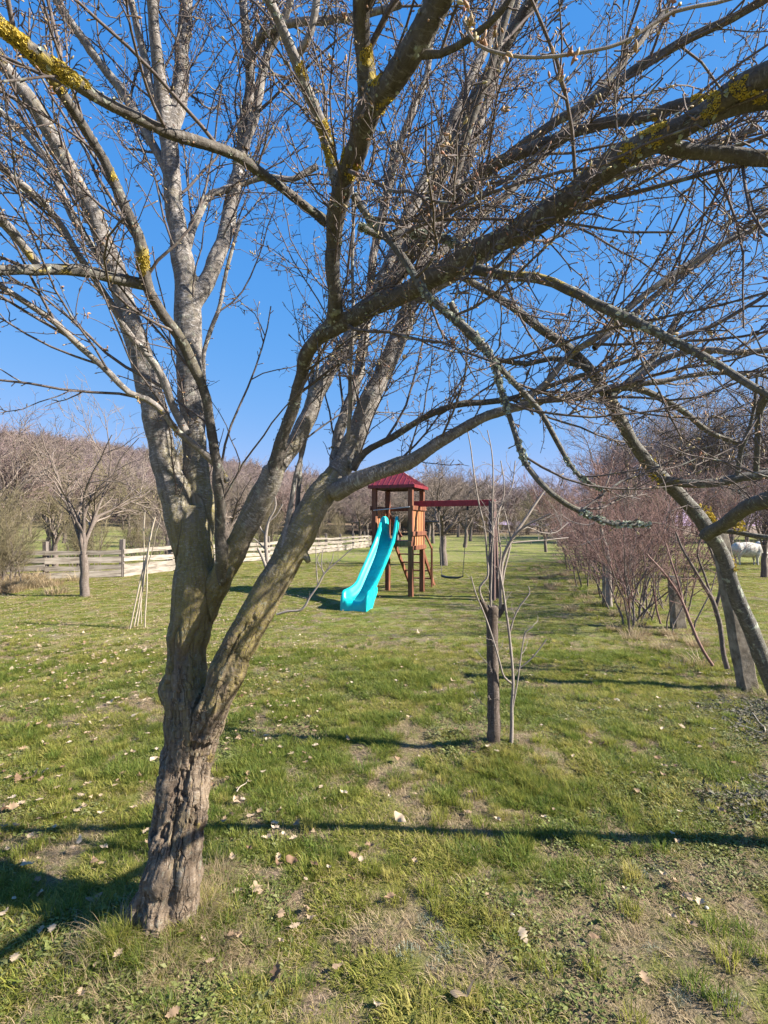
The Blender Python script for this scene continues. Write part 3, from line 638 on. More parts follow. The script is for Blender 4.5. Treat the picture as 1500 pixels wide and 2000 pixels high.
def path3(k, step):
    q = np.array(SK[k]); pts = np.stack([P(a, b, d) for a, b, w, d in q]); rad = q[:, 2] / 2 / FPX * q[:, 3] * WF(k); pts, rad = tail(pts, rad, q)
    p, r = smooth_path(pts, rad, step)
    # small kinks along the limb
    al = np.concatenate([[0], np.cumsum(np.linalg.norm(np.diff(p, axis=0), axis=1))]); s = sum(ord(ch) for ch in k)
    n = np.stack([fbm(np.stack([al * 7 + s, al * 0 + i * 9.1, al * 0], 1), 5 + i, 3) - 0.5 for i in range(3)], 1)
    amp = np.minimum(r * 0.8, 0.007 if k in ('trunk', 'A', 'B', 'G', 'H') else 0.012) * np.clip(al * 8, 0, 1)
    return p + n * amp[:, None] * 2, r * (0.93 + 0.2 * (vnoise(np.stack([al * 16 + s, al * 0, al * 0], 1), 9)))

tree = empty('fruit_tree', (TX, TY, 0), 'large bare budding fruit tree with many stems in the left foreground', 'tree')
CURV = {}
for k in SK: CURV[k] = path3(k, 0.03)

def sphere_v(c, r, n=8, m=5):
    v = [(c[0], c[1], c[2] + r)]
    for i in range(1, m):
        for j in range(n):
            a, b = math.pi * i / m, 2 * math.pi * j / n
            v.append((c[0] + r * math.sin(a) * math.cos(b), c[1] + r * math.sin(a) * math.sin(b), c[2] + r * math.cos(a)))
    v.append((c[0], c[1], c[2] - r)); f = []
    for j in range(n): f.append((0, 1 + j, 1 + (j + 1) % n))
    for i in range(m - 2):
        for j in range(n):
            a, b = 1 + i * n + j, 1 + i * n + (j + 1) % n; f.append((a, a + n, b + n, b))
    q = 1 + (m - 2) * n
    for j in range(n): f.append((q + j, len(v) - 1, q + (j + 1) % n))
    return v, f

def closed_tube(mb, p, r, S=12):
    v, f, _ = tubes(p[None], r[None], S); v = [tuple(q) for q in v]; f = [tuple(q) for q in f]
    n = len(p); a, b = len(v), len(v) + 1; v += [tuple(p[0]), tuple(p[-1])]
    for j in range(S):
        f.append((a, (j + 1) % S, j)); f.append((b, (n - 1) * S + j, (n - 1) * S + (j + 1) % S))
    mb.add(v, f)

CURVS = {}
for k in SK:
    q_ = np.array(SK[k]); CURVS[k] = smooth_path(*tail(np.stack([P(a, b, d) for a, b, w, d in q_]), q_[:, 2] / 2 / FPX * q_[:, 3] * WF(k), q_), 0.07)
mb = MB(); segT0, segT1 = [], []; segA, segB, segR0, segR1, segL, segAl, segRef = [], [], [], [], [], [], []
for li, k in enumerate(THICK):
    p, r = CURV[k]; closed_tube(mb, p, r)
    p, r = CURVS[k]; tg = np.gradient(p, axis=0)
    for _ in range(3): tg[1:-1] = (tg[:-2] + tg[1:-1] * 2 + tg[2:]) / 4
    tg /= np.linalg.norm(tg, axis=1, keepdims=True)
    al = np.concatenate([[0], np.cumsum(np.linalg.norm(np.diff(p, axis=0), axis=1))])
    for i in range(len(p) - 1):
        segT0.append(tg[i]); segT1.append(tg[i + 1])
        segA.append(p[i]); segB.append(p[i + 1]); segR0.append(r[i]); segR1.append(r[i + 1]); segL.append(li); segAl.append(al[i])
# root flare, knots and cut stubs on the trunk
for dx, dy, rr in ((-0.13, -0.02, 0.05), (0.13, 0.0, 0.045), (0.03, -0.13, 0.05), (-0.05, 0.12, 0.05)):
    base = np.array((TX, TY, 0.16)); tip = np.array((TX + dx, TY + dy, -0.05))
    q, w = smooth_path([base, (base + tip) / 2 + np.array((dx, dy, 0)) * 0.12, tip], [0.07, 0.06, rr], 0.03); closed_tube(mb, q, w, 10)
for px, py, d, rx in ((396, 1585, 2.11, 0.045), (345, 1395, 2.14, 0.05), (335, 1480, 2.16, 0.045), (308, 1700, 2.13, 0.045), (415, 1400, 2.13, 0.055), (328, 1345, 2.17, 0.04)):
    v, f = sphere_v(P(px, py, d), rx); v = [(a, b, P(px, py, d)[2] + (c - P(px, py, d)[2]) * 1.7) for a, b, c in v]; mb.add(v, f)
for (a, b, w) in (((418,1350,2.06),(430,1322,2.03),0.018), ((447,1128,2.08),(455,1108,2.05),0.016), ((594,1080,2.14),(604,1100,2.12),0.018), ((415,1395,2.05),(424,1370,2.0),0.012)):
    q = np.array([P(*a), (P(*a) + P(*b)) / 2, P(*b)]); closed_tube(mb, q, np.array([w, w, w * 0.8]), 8)
me = bpy.data.meshes.new('tree_rough'); me.from_pydata(mb.v, [], mb.f)
tmp = bpy.data.objects.new('tree_rough', me); COL.objects.link(tmp)
md = tmp.modifiers.new('r', 'REMESH'); md.mode = 'VOXEL'; md.voxel_size = 0.0056
md = tmp.modifiers.new('s', 'SMOOTH'); md.factor = 0.5; md.iterations = 9
ev = tmp.evaluated_get(bpy.context.evaluated_depsgraph_get()); em = ev.to_mesh()
nv = len(em.vertices); V = np.empty(nv * 3, np.float32); em.vertices.foreach_get('co', V); V = V.reshape(-1, 3).astype(float)
NRM = np.empty(nv * 3, np.float32); em.vertices.foreach_get('normal', NRM); NRM = NRM.reshape(-1, 3).astype(float)
nl = len(em.loops); LI = np.empty(nl, np.int32); em.loops.foreach_get('vertex_index', LI)
F = LI.reshape(-1, 4)
ev.to_mesh_clear(); bpy.data.objects.remove(tmp); bpy.data.meshes.remove(me)
print('remeshed verts', nv)
A, B = np.array(segA), np.array(segB); T0_, T1_ = np.array(segT0), np.array(segT1); R0, R1 = np.array(segR0), np.array(segR1); LB = np.array(segL); AL = np.array(segAl)
lab = np.empty(nv, int); bc = np.empty((nv, 3)); rad_v = np.empty(nv)
AB = B - A; L2 = (AB ** 2).sum(1)
for s in range(0, nv, 4000):
    q = V[s:s + 4000]; t = np.clip(((q[:, None] - A) * AB).sum(2) / L2, 0, 1)
    c = A + t[..., None] * AB; d = np.linalg.norm(q[:, None] - c, axis=2) - (R0 + (R1 - R0) * t)
    i = d.argmin(1); ar = np.arange(len(q)); ti = t[ar, i]; lab[s:s + 4000] = LB[i]
    dv = q - c[ar, i]; ax = T0_[i] + (T1_[i] - T0_[i]) * ti[:, None]; ax /= np.linalg.norm(ax, axis=1, keepdims=True); dv = dv - (dv * ax).sum(1, keepdims=True) * ax
    ref = np.array((0, 1.0, 0)); u = ref - (ax @ ref)[:, None] * ax; u /= np.linalg.norm(u, axis=1, keepdims=True); w = np.cross(ax, u)
    an = np.arctan2((dv * w).sum(1), (dv * u).sum(1)); rr = (R0 + (R1 - R0) * ti)[i] if False else R0[i] + (R1[i] - R0[i]) * ti
    rad_v[s:s + 4000] = rr
    rq = np.maximum(rr, 0.02) if False else rr
    bc[s:s + 4000] = np.stack([np.cos(an) * rq + LB[i] * 2.3, np.sin(an) * rq, AL[i] + ti * np.sqrt(L2[i])], 1)
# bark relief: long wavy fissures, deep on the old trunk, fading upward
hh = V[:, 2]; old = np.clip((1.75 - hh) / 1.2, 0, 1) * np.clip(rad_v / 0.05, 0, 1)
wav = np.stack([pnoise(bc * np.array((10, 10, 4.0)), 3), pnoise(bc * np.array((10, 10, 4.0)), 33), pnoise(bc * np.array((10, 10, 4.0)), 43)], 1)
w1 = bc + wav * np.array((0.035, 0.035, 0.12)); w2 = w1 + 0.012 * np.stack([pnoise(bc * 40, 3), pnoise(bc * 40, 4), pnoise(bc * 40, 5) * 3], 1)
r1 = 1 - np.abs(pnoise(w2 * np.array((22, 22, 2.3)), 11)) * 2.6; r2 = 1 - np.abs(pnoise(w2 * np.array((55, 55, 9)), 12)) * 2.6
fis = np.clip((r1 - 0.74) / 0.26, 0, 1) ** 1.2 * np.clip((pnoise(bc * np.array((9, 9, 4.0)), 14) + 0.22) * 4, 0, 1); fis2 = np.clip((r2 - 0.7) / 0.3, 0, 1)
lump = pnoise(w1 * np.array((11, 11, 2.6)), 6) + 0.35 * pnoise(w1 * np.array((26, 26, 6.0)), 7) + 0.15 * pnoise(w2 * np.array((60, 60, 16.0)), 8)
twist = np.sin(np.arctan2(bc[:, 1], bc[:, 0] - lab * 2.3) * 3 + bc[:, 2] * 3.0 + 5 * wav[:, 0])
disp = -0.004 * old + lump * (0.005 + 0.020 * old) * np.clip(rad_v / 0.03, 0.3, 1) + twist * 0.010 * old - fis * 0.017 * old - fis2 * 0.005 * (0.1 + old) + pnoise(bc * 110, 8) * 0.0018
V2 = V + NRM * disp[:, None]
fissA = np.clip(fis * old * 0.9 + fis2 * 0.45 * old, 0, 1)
# moss grows on the stems between the fork and two metres, lichen higher
moss = 0.75 * np.clip(1 - np.abs(hh - 1.3) / 0.8, 0, 1) * np.clip(rad_v / 0.04, 0, 1) + 0.3 * np.clip((NRM[:, 0] * 0.4 + NRM[:, 2] * 0.8), 0, 1)
pxv, pyv = proj(V)
LICH = [(400, 1480, 45), (392, 1560, 30), (405, 1610, 45), (20, 70, 60), (110, 130, 60), (160, 150, 30), (600, 135, 25), (650, 300, 30), (635, 255, 25), (725, 110, 25), (730, 150, 22), (755, 205, 22), (500, 380, 15),
        (285, 500, 22), (275, 520, 22), (283, 495, 15), (225, 340, 15), (1280, 260, 60), (1230, 300, 45), (1380, 200, 60), (1450, 170, 50), (1130, 330, 20), (1030, 370, 25), (575, 1090, 30), (270, 700, 15), (690, 335, 20), (400, 1500, 30), (1480, 190, 30)]
lich = np.zeros(nv)
for px, py, rr in LICH: lich = np.maximum(lich, (0.45 if px > 1000 else 0.5 if py > 1050 else 1.0) * np.exp(-(((pxv - px) ** 2 + (pyv - py) ** 2) / (rr * 0.8) ** 2)) * (V[:, 1] < 2.3))
for li, k in enumerate(THICK):
    fm = (lab[F] == li).sum(1) >= 2 if li == 0 else None
own = np.array([lab[F][:, 0]]).ravel()          # a face goes to the limb of its first corner
for li, k in enumerate(THICK):
    f = F[own == li]
    if not len(f): continue
    used, inv = np.unique(f.ravel(), return_inverse=True)
    me = mesh_np('trunk' if li == 0 else 'limb', V2[used], inv.reshape(-1, 4), 4, {'bcoord': bc[used], 'fiss': fissA[used], 'old': old[used], 'moss': moss[used], 'lich': lich[used]}, True, M_bark if k in ('trunk', 'A', 'B', 'B2', 'B3', 'G', 'G2', 'H', 'H1', 'H3') else M_limb_shaded if k in SHADED else M_limb)
    o = link('trunk' if li == 0 else 'limb', me); world_to_local(o, tree)
    if k in LABEL: o['label'] = LABEL[k]
SURF = V2[::1]; SURFN = NRM
for k in SK:
    if k in THICK: continue
    p, r = CURV[k]
    v, f, b = tubes(p[None], r[None], 9)
    al = b[:, 2]; d = (fbm(v * 60, 5, 3) - 0.5) * 0.35
    c = np.repeat(p, 9, 0); v = c + (v - c) * (1 + d[:, None])
    px_, py_ = proj(v); lc = np.zeros(len(v))
    for px, py, rr in [(75, 545, 25), (125, 530, 25), (215, 540, 25), (60, 500, 25), (1070, 540, 50), (1140, 690, 30), (345, 850, 20), (430, 928, 20), (310, 800, 14), (520, 480, 1), (1000, 530, 30)]:
        lc = np.maximum(lc, np.exp(-((px_ - px) ** 2 + (py_ - py) ** 2) / rr ** 2))
    me = mesh_np('limb', v, f, 4, {'bcoord': b, 'moss': np.full(len(v), 0.25), 'lich': lc, 'fiss': np.zeros(len(v))}, True, M_greytrunk if k in ('O', 'O2', 'O3', 'N', 'E') else M_limb_shaded if k in SHADED else M_limb)
    o = link('limb', me); world_to_local(o, tree)
    if k in LABEL: o['label'] = LABEL[k]

# ---- twigs
def density(px, py):
    """how many twigs the crown carries in each direction seen (the tree's lower left and the gap over the tower are open)"""
    d = np.ones(np.shape(px))
    def g(cx, cy, sx, sy, a):
        nonlocal d
        d = d * (1 - a * np.exp(-(((px - cx) / sx) ** 2 + ((py - cy) / sy) ** 2) ** 2))
    g(520, 830, 120, 180, 0.93); g(140, 760, 160, 130, 0.93); g(540, 1080, 500, 190, 1.0); g(820, 1060, 330, 170, 1.0); g(120, 980, 300, 200, 1.0)
    g(1060, 900, 110, 90, 0.6); g(460, 680, 60, 60, 0.5); g(1180, 1150, 330, 150, 1.0); g(1450, 1230, 200, 170, 1.0)
    g(330, 330, 300, 330, 0.15); g(330, 560, 170, 170, 0.4)
    d = np.where(py > 1080, 0, d)
    return d

def grow(start, dirv, L, K, r0, wob, up, rg):
    n = len(start); p = np.empty((n, K, 3)); p[:, 0] = start; d = dirv / np.linalg.norm(dirv, axis=1, keepdims=True); s = (L / (K - 1))[:, None]
    for i in range(1, K):
        p[:, i] = p[:, i - 1] + d * s
        d = d + rg.normal(0, wob, (n, 3)); d[:, 2] += up; d /= np.linalg.norm(d, axis=1, keepdims=True)
    return p, r0[:, None] * np.linspace(1, 0.42, K)[None]

def sample(P_, Rr, spacing, rg, t0=0.08, t1=1.0):
    """random points on a batch of curves (N,K,3)"""
    N, K, _ = P_.shape; L = np.linalg.norm(np.diff(P_, axis=1), axis=2).sum(1)
    cnt = rg.poisson(L * (t1 - t0) / spacing); idx = np.repeat(np.arange(N), cnt)
    t = rg.uniform(t0, t1, len(idx)) * (K - 1); i = np.minimum(t.astype(int), K - 2); f = (t - i)[:, None]
    a, b = P_[idx, i], P_[idx, i + 1]; tan = b - a; tan /= np.linalg.norm(tan, axis=1, keepdims=True) + 1e-9
    return a * (1 - f) + b * f, tan, Rr[idx, i]

def side(tan, ang, rg):
    n = len(tan); q = rg.normal(0, 1, (n, 3)); q -= (q * tan).sum(1, keepdims=True) * tan; q /= np.linalg.norm(q, axis=1, keepdims=True)
    return tan * np.cos(ang)[:, None] + q * np.sin(ang)[:, None]

rg = np.random.default_rng(11)
S1, D1, N1, R1_ = [], [], [], []
rate = {'trunk': 99, 'G': 99, 'H': 99, 'A': 0.13, 'B': 0.12, 'Q1': 0.3, 'Q2': 0.3}
for k in SK:
    p, r = CURV[k]; al = np.concatenate([[0], np.cumsum(np.linalg.norm(np.diff(p, axis=0), axis=1))])
    sp_ = rate.get(k, 0.10 if k in ('C', 'D', 'D2', 'E', 'E2', 'F', 'B2', 'B3', 'G1', 'G1b', 'G1c') else 0.13 if k in ('U6', 'U7', 'U8', 'U9', 'L3', 'L4', 'G2', 'H1', 'H2', 'L', 'U11') else 0.105)
    a = 0.05 + rg.uniform(0, sp_)
    while a < al[-1]:
        i = min(np.searchsorted(al, a) - 1, len(p) - 2); tan = (p[i + 1] - p[i]); tan /= np.linalg.norm(tan)
        S1.append(p[i]); D1.append(tan); R1_.append(r[i]); a += sp_ * rg.uniform(0.4, 1.6)
S1, D1, R1_ = np.array(S1), np.array(D1), np.array(R1_)
d = side(D1, rg.uniform(R(15), R(58), len(D1)), rg); d[:, 2] += 0.15
L_ = rg.uniform(0.25, 0.95, len(S1)); r0 = np.minimum(rg.uniform(0.0030, 0.0064, len(S1)) * (0.6 + L_ * 0.6), R1_ * 0.5)
T1, TR1 = grow(S1, d, L_, 10, r0, 0.12, 0.025, rg)
def keep(T_, mind=0.62, q=1.0):
    px, py = proj(T_[:, T_.shape[1] // 2]); px2, py2 = proj(T_[:, -1])
    ok = (T_[:, :, 1].min(1) > mind) & (rg.uniform(0, 1, len(T_)) < np.minimum(density(px, py), density(px2, py2)) ** q)
    return ok
o = keep(T1); T1, TR1 = T1[o], TR1[o]
s, t, r_ = sample(T1, TR1, 0.085, rg)
d = side(t, rg.uniform(R(22), R(62), len(t)), rg); d[:, 2] += 0.08
L_ = rg.uniform(0.05, 0.36, len(s)) ; T2, TR2 = grow(s, d, L_, 7, np.minimum(r_ * 0.7, rg.uniform(0.0017, 0.0028, len(s))), 0.17, 0.02, rg)
o = keep(T2, 0.5, 0.7); T2, TR2 = T2[o], TR2[o]
s3, t3, r3 = sample(T2, TR2, 0.16, rg); d = side(t3, rg.uniform(R(25), R(80), len(t3)), rg)
T3, TR3 = grow(s3, d, rg.uniform(0.03, 0.12, len(s3)), 5, np.full(len(s3), 0.0015), 0.3, 0.0, rg)
# spurs with buds
sp, sd, sr = [], [], []
for (a, b, spc) in ((T1, TR1, 0.032), (T2, TR2, 0.028), (T3, TR3, 0.032)):
    s, t, r_ = sample(a, b, spc, rg); sp.append(s); sd.append(side(t, rg.uniform(R(35), R(85), len(t)), rg)); sr.append(r_)
for k in SK:
    if k in ('trunk',): continue
    p, r = CURV[k]; s, t, r_ = sample(p[None], r[None], 0.03 if k not in ('A', 'B', 'G', 'H') else 0.12, rg)
    dd = side(t, rg.uniform(R(50), R(90), len(t)), rg); sp.append(s + dd * r_[:, None] * 0.7); sd.append(dd); sr.append(r_)
sp, sd = np.concatenate(sp), np.concatenate(sd)
px, py = proj(sp); o = (rg.uniform(0, 1, len(sp)) < 0.15 + 0.85 * density(px, py)) & (sp[:, 1] > 0.55); sp, sd = sp[o], sd[o]
LL = rg.uniform(0.006, 0.026, len(sp)); LL = np.where(rg.uniform(0, 1, len(sp)) < 0.1, LL * 2, LL)
T4, TR4 = grow(sp, sd, LL, 3, rg.uniform(0.0014, 0.0024, len(sp)), 0.3, 0.05, rg)
TR4[:, -1] = TR4[:, 0] * 0.9
print('twigs', len(T1), len(T2), len(T3), 'spurs', len(T4))
v, f, b = join([tubes(T1, TR1, 5), tubes(T2, TR2, 4, seed=3), tubes(T3, TR3, 3, seed=5), tubes(T4, TR4, 3, seed=7)])
me = mesh_np('twigs', v, f, 4, {'bcoord': b}, True, M_twig)
tw = link('twigs', me); world_to_local(tw, tree); tw['kind'] = 'stuff'

def buds_mesh(name, pos, dirs, size, rg, mat, nb=1):
    """small pointed egg shapes"""
    n = len(pos); prof = [(-0.1, 0.35), (0.3, 1.0), (0.65, 0.75)]; S = 5
    t = dirs / np.linalg.norm(dirs, axis=1, keepdims=True); ref = rg.normal(0, 1, (n, 3)); u = ref - (ref * t).sum(1, keepdims=True) * t; u /= np.linalg.norm(u, axis=1, keepdims=True); w = np.cross(t, u)
    L = size * 2.3; vs = []
    for h, rr in prof:
        for j in range(S):
            a = 2 * math.pi * j / S; vs.append(pos + t * (L * h)[:, None] + (u * math.cos(a) + w * math.sin(a)) * (size * rr * 0.55)[:, None])
    vs.append(pos + t * L[:, None]); vs = np.stack(vs, 1); m = vs.shape[1]
    f = []
    for i in range(2):
        for j in range(S): a, b = i * S + j, i * S + (j + 1) % S; f += [(a, b, b + S), (a, b + S, a + S)]
    for j in range(S): f.append((2 * S + j, 2 * S + (j + 1) % S, 3 * S))
    f = (np.array(f)[None] + (np.arange(n) * m)[:, None, None]).reshape(-1, 3)
    tint = np.repeat(rg.uniform(0, 1, n), m)
    return mesh_np(name, vs.reshape(-1, 3), f, 3, {'tint': tint}, True, mat)
tip = T4[:, -1]; td = T4[:, -1] - T4[:, -2]
o = rg.uniform(0, 1, len(tip)) < 0.6; bp = tip[o]; bd_ = td[o]; bs = rg.uniform(0.0024, 0.0046, o.sum())
# clusters of swollen buds
cl = rg.choice(len(tip), 420, replace=False); cp, cd, cs = [], [], []
for i in cl:
    for _ in range(rg.integers(3, 7)):
        q = td[i] / np.linalg.norm(td[i]) + rg.normal(0, 0.7, 3); cp.append(tip[i] + rg.normal(0, 0.004, 3)); cd.append(q); cs.append(rg.uniform(0.0035, 0.0062))
me = buds_mesh('buds', np.concatenate([bp, cp]), np.concatenate([bd_, cd]), np.concatenate([bs, cs]), rg, M_bud)
bo = link('buds', me); world_to_local(bo, tree); bo['kind'] = 'stuff'

# lichen flakes standing off the bark
def flakes(name, centers, nrm, size, rg, mat):
    n = len(centers); nn = nrm / (np.linalg.norm(nrm, axis=1, keepdims=True) + 1e-9)
    q = rg.normal(0, 1, (n, 3)); u = q - (q * nn).sum(1, keepdims=True) * nn; u /= np.linalg.norm(u, axis=1, keepdims=True); w = np.cross(nn, u)
    vs = [centers - nn * size[:, None] * 0.3]
    for j in range(5):
        a = 2 * math.pi * j / 5 + rg.uniform(-0.3, 0.3, n); r_ = size * rg.uniform(0.6, 1.2, n)
        vs.append(centers + (u * np.cos(a)[:, None] + w * np.sin(a)[:, None]) * r_[:, None] + nn * (size * rg.uniform(0.1, 0.9, n))[:, None])
    vs = np.stack(vs, 1); f = np.array([(0, 1 + j, 1 + (j + 1) % 5) for j in range(5)])
    f = (f[None] + (np.arange(n) * 6)[:, None, None]).reshape(-1, 3)
    return mesh_np(name, vs.reshape(-1, 3), f, 3, {'tint': np.repeat(rg.uniform(0, 1, n), 6)}, False, mat)
pr = lich * (rad_v < 0.04) * (vnoise(bc * 45, 50) > 0.4); cand = np.where((pr > 0.3) & (V[:, 2] > 1.7))[0]
cand = rg.choice(cand, min(5000, len(cand)), replace=False)
me = flakes('yellow_lichen', V2[cand], SURFN[cand] + rg.normal(0, 0.3, (len(cand), 3)), rg.uniform(0.002, 0.0045, len(cand)), rg, M_lichen)
lo = link('yellow_lichen', me); world_to_local(lo, tree); lo['kind'] = 'stuff'
cc, cn = [], []
for k, dens in (('O', 900), ('O3', 300), ('O2', 500), ('N', 300), ('K', 500), ('F', 200), ('G1c', 250), ('L', 250), ('G1', 250)):
    p, r = CURV[k]; i = rg.integers(0, len(p) - 1, dens); g = vnoise(p[i] * 14, 61) > 0.48; i = i[g]
    q = rg.normal(0, 1, (len(i), 3)); t = p[i + 1] - p[i]; t /= np.linalg.norm(t, axis=1, keepdims=True); q -= (q * t).sum(1, keepdims=True) * t; q /= np.linalg.norm(q, axis=1, keepdims=True)
    cc.append(p[i] + q * (r[i] * 1.02)[:, None] + t * rg.uniform(0, 0.03, len(i))[:, None]); cn.append(q)
cc, cn = np.concatenate(cc), np.concatenate(cn)
me = flakes('grey_lichen', cc, cn, rg.uniform(0.002, 0.006, len(cc)), rg, M_lichgrey)
lo = link('grey_lichen', me); world_to_local(lo, tree); lo['kind'] = 'stuff'

# ------------------------------------------------------------------ generic traced plants (thing > trunk / branch + twigs)
def plant(name, label, cat, stems, mat_stem, mat_twig, base, twig=0.05, tl=(0.06, 0.3), buds=False, dens=True, group=None, seed=1, rmin=0.0012, sub=True, first='trunk', wscale=0.85):
    root = empty(name, tuple(base), label, cat, group); g = np.random.default_rng(seed); C = []
    for i, st in enumerate(stems):
        q = np.array(st, float); pts = np.stack([P(a, b, d) for a, b, w, d in q]); p, r = smooth_path(*tail(pts, q[:, 2] / 2 / FPX * q[:, 3], q), 0.04)
        al = np.concatenate([[0], np.cumsum(np.linalg.norm(np.diff(p, axis=0), axis=1))])
        n = np.stack([fbm(np.stack([al * 8 + i * 5, al * 0 + j * 9.1, al * 0], 1), 5 + j, 3) - 0.5 for j in range(3)], 1); p = p + n * (np.minimum(r * 0.9, 0.007) * np.clip(al * 8, 0, 1))[:, None]
        S = 12 if r.max() > 0.02 else 7
        r = r * wscale; v, f, b = tubes(p[None], r[None], S, seed=i); c = np.repeat(p, S, 0); v = c + (v - c) * (1 + (fbm(v * 45, 5, 3) - 0.5)[:, None] * 0.4)
        fs = np.clip((vnoise(b * np.array((70, 70, 5)), 4) - 0.6) * 3, 0, 1)
        lc = np.clip((pnoise(b * 14, 71) - 0.25) * 3, 0, 0.6)
        me = mesh_np(first if i == 0 else 'branch', v, f, 4, {'bcoord': b, 'moss': np.full(len(v), 0.2), 'lich': lc, 'fiss': fs}, True, mat_stem[i] if isinstance(mat_stem, list) else mat_stem)
        world_to_local(link(first if i == 0 else 'branch', me), root); C.append((p, r))
    if twig:
        A1, B1 = [], []
        for p, r in C:
            s, t, r_ = sample(p[None], r[None], twig, g, 0.3); dd = side(t, g.uniform(R(25), R(70), len(t)), g); dd[:, 2] += 0.15
            A, B_ = grow(s, dd, g.uniform(*tl, len(s)), 6, np.minimum(r_ * 0.6, g.uniform(0.0015, 0.003, len(s))), 0.2, 0.03, g)
            A1.append(A); B1.append(B_)
        A1, B1 = np.concatenate(A1), np.concatenate(B1)
        if dens: px, py = proj(A1[:, -1]); o = g.uniform(0, 1, len(A1)) < density(px, py); A1, B1 = A1[o], B1[o]
        s, t, r_ = sample(A1, B1, 0.04, g); A2, B2 = grow(s, side(t, g.uniform(R(30), R(80), len(t)), g), g.uniform(0.01, 0.09 if sub else 0.03, len(s)), 4, np.full(len(s), rmin), 0.25, 0.03, g)
        v, f, b = join([tubes(A1, B1, 4), tubes(A2, B2, 3)])
        o = link('twigs', mesh_np('twigs', v, f, 4, {'bcoord': b}, True, mat_twig)); world_to_local(o, root); o['kind'] = 'stuff'
        if buds:
            e = A2[:, -1]; de = A2[:, -1] - A2[:, -2]; k = g.uniform(0, 1, len(e)) < 0.5
            o = link('buds', buds_mesh('buds', e[k], de[k], g.uniform(0.002, 0.0045, k.sum()), g, M_bud)); world_to_local(o, root); o['kind'] = 'stuff'
    return root

# second tree: its leaning stem enters at the right edge
W1 = limb((1640,1640,44,2.5),(1575,1490,40,2.469),(1512,1345,36,2.439),(1475,1250,33,2.408),(1440,1165,32,2.378),(1412,1085,30,2.347),(1385,1040,34,2.317),(1345,985,30,2.286),(1300,940,30,2.256),(1268,908,28,2.225),(1240,870,26,2.194),(1212,825,27,2.164),(1190,780,28,2.133),(1155,725,25,2.103),(1110,680,22,2.072),(1060,645,20,2.042),(1000,600,18,2.011),(940,562,16,1.981),(890,535,13,1.95))
W2 = limb((1300,938,22,2.16),(1340,943,20,2.133),(1400,942,20,2.105),(1450,932,20,2.077),(1520,925,20,2.05))
W3 = limb((1380,1045,30,2.2),(1420,1020,30,1.938),(1460,990,34,1.675),(1500,975,40,1.413),(1560,960,44,1.15))
W4 = limb((1395,1035,12,2.22),(1440,1040,12,2.16),(1500,1050,12,2.1))
W5 = limb((1190,775,17,2.07),(1230,745,16,2.09),(1275,700,15,2.11),(1300,660,13,2.13),(1330,610,10,2.15))
W6 = limb((1185,760,18,2.07),(1250,760,16,2.077),(1330,800,14,2.085),(1380,840,12,2.093),(1450,870,10,2.1))
W7 = limb((1150,720,14,2.03),(1080,700,13,2.053),(1030,710,12,2.077),(960,700,11,2.1))
W8 = limb((1440,930,11,2.08),(1448,880,9.9,2.047),(1460,850,8.8,2.015),(1475,780,6.6,1.982),(1480,720,5.5,1.95))
W9 = limb((1500,770,24,1.3),(1485,800,16,1.34),(1480,860,13,1.38),(1478,920,12,1.4))
wb = P(1640, 1640, 2.5)
plant('leaning_tree', 'slim grey leaning tree entering at the right edge, yellow lichen where it forks', 'tree', [W1, W2, W3, W4, W5, W6, W7, W8, W9], M_greytrunk, M_twig, (wb[0], wb[1], 0), 0.045, (0.08, 0.5), True, seed=5)
cc, cn, g = [], [], np.random.default_rng(31)
for i_, (px, py, d, rr, n) in enumerate([(1380, 1012, 2.32, 0.030, 260), (1276, 918, 2.24, 0.026, 140), (1420, 1100, 2.36, 0.028, 90), (1440, 1022, 1.9, 0.02, 60)]):
    for _ in range(n):
        v_ = g.normal(0, 1, 3); v_ /= np.linalg.norm(v_); cc.append(P(px, py, d) + v_ * rr * g.uniform(0.85, 1.1) + np.array((-0.3, 0, 0.6)) * g.normal(0, 0.03)); cn.append(v_)
lo = link('yellow_lichen', flakes('yellow_lichen', np.array(cc), np.array(cn), g.uniform(0.004, 0.009, len(cc)), g, M_lichen)); world_to_local(lo, bpy.data.objects['leaning_tree']); lo['kind'] = 'stuff'
# a long thin twig hanging close overhead from the right
plant('overhanging_twig', 'thin budding twig hanging close overhead at the top right', 'twig', [limb((1560,-60,7,0.62),(1480,-20,7,0.62),(1400,5,8,0.62),(1315,22,8,0.62),(1240,70,8,0.62),(1190,92,8,0.62),(1125,104,8,0.62),(1050,112,8,0.62),(985,105,8,0.62),(930,85,7,0.62),(905,40,7,0.62))], M_pale, M_twig, (0.5, 0.62, 2.2), 0, seed=8, first='stem')
g = np.random.default_rng(3); bp, bd_, bs = [], [], []
for px, py, n in ((1310, 25, 5), (1232, 85, 6), (1120, 108, 6), (1075, 100, 2), (935, 75, 9), (915, 45, 9), (905, 15, 6), (985, 110, 3)):
    for _ in range(n): bp.append(P(px, py, 0.62) + g.normal(0, 0.0035, 3)); bd_.append(g.normal(0, 1, 3) + np.array((0, 0, -0.2))); bs.append(g.uniform(0.003, 0.0052))
bo = link('buds', buds_mesh('buds', np.array(bp), np.array(bd_), np.array(bs), g, M_bud)); world_to_local(bo, bpy.data.objects['overhanging_twig']); bo['kind'] = 'stuff'

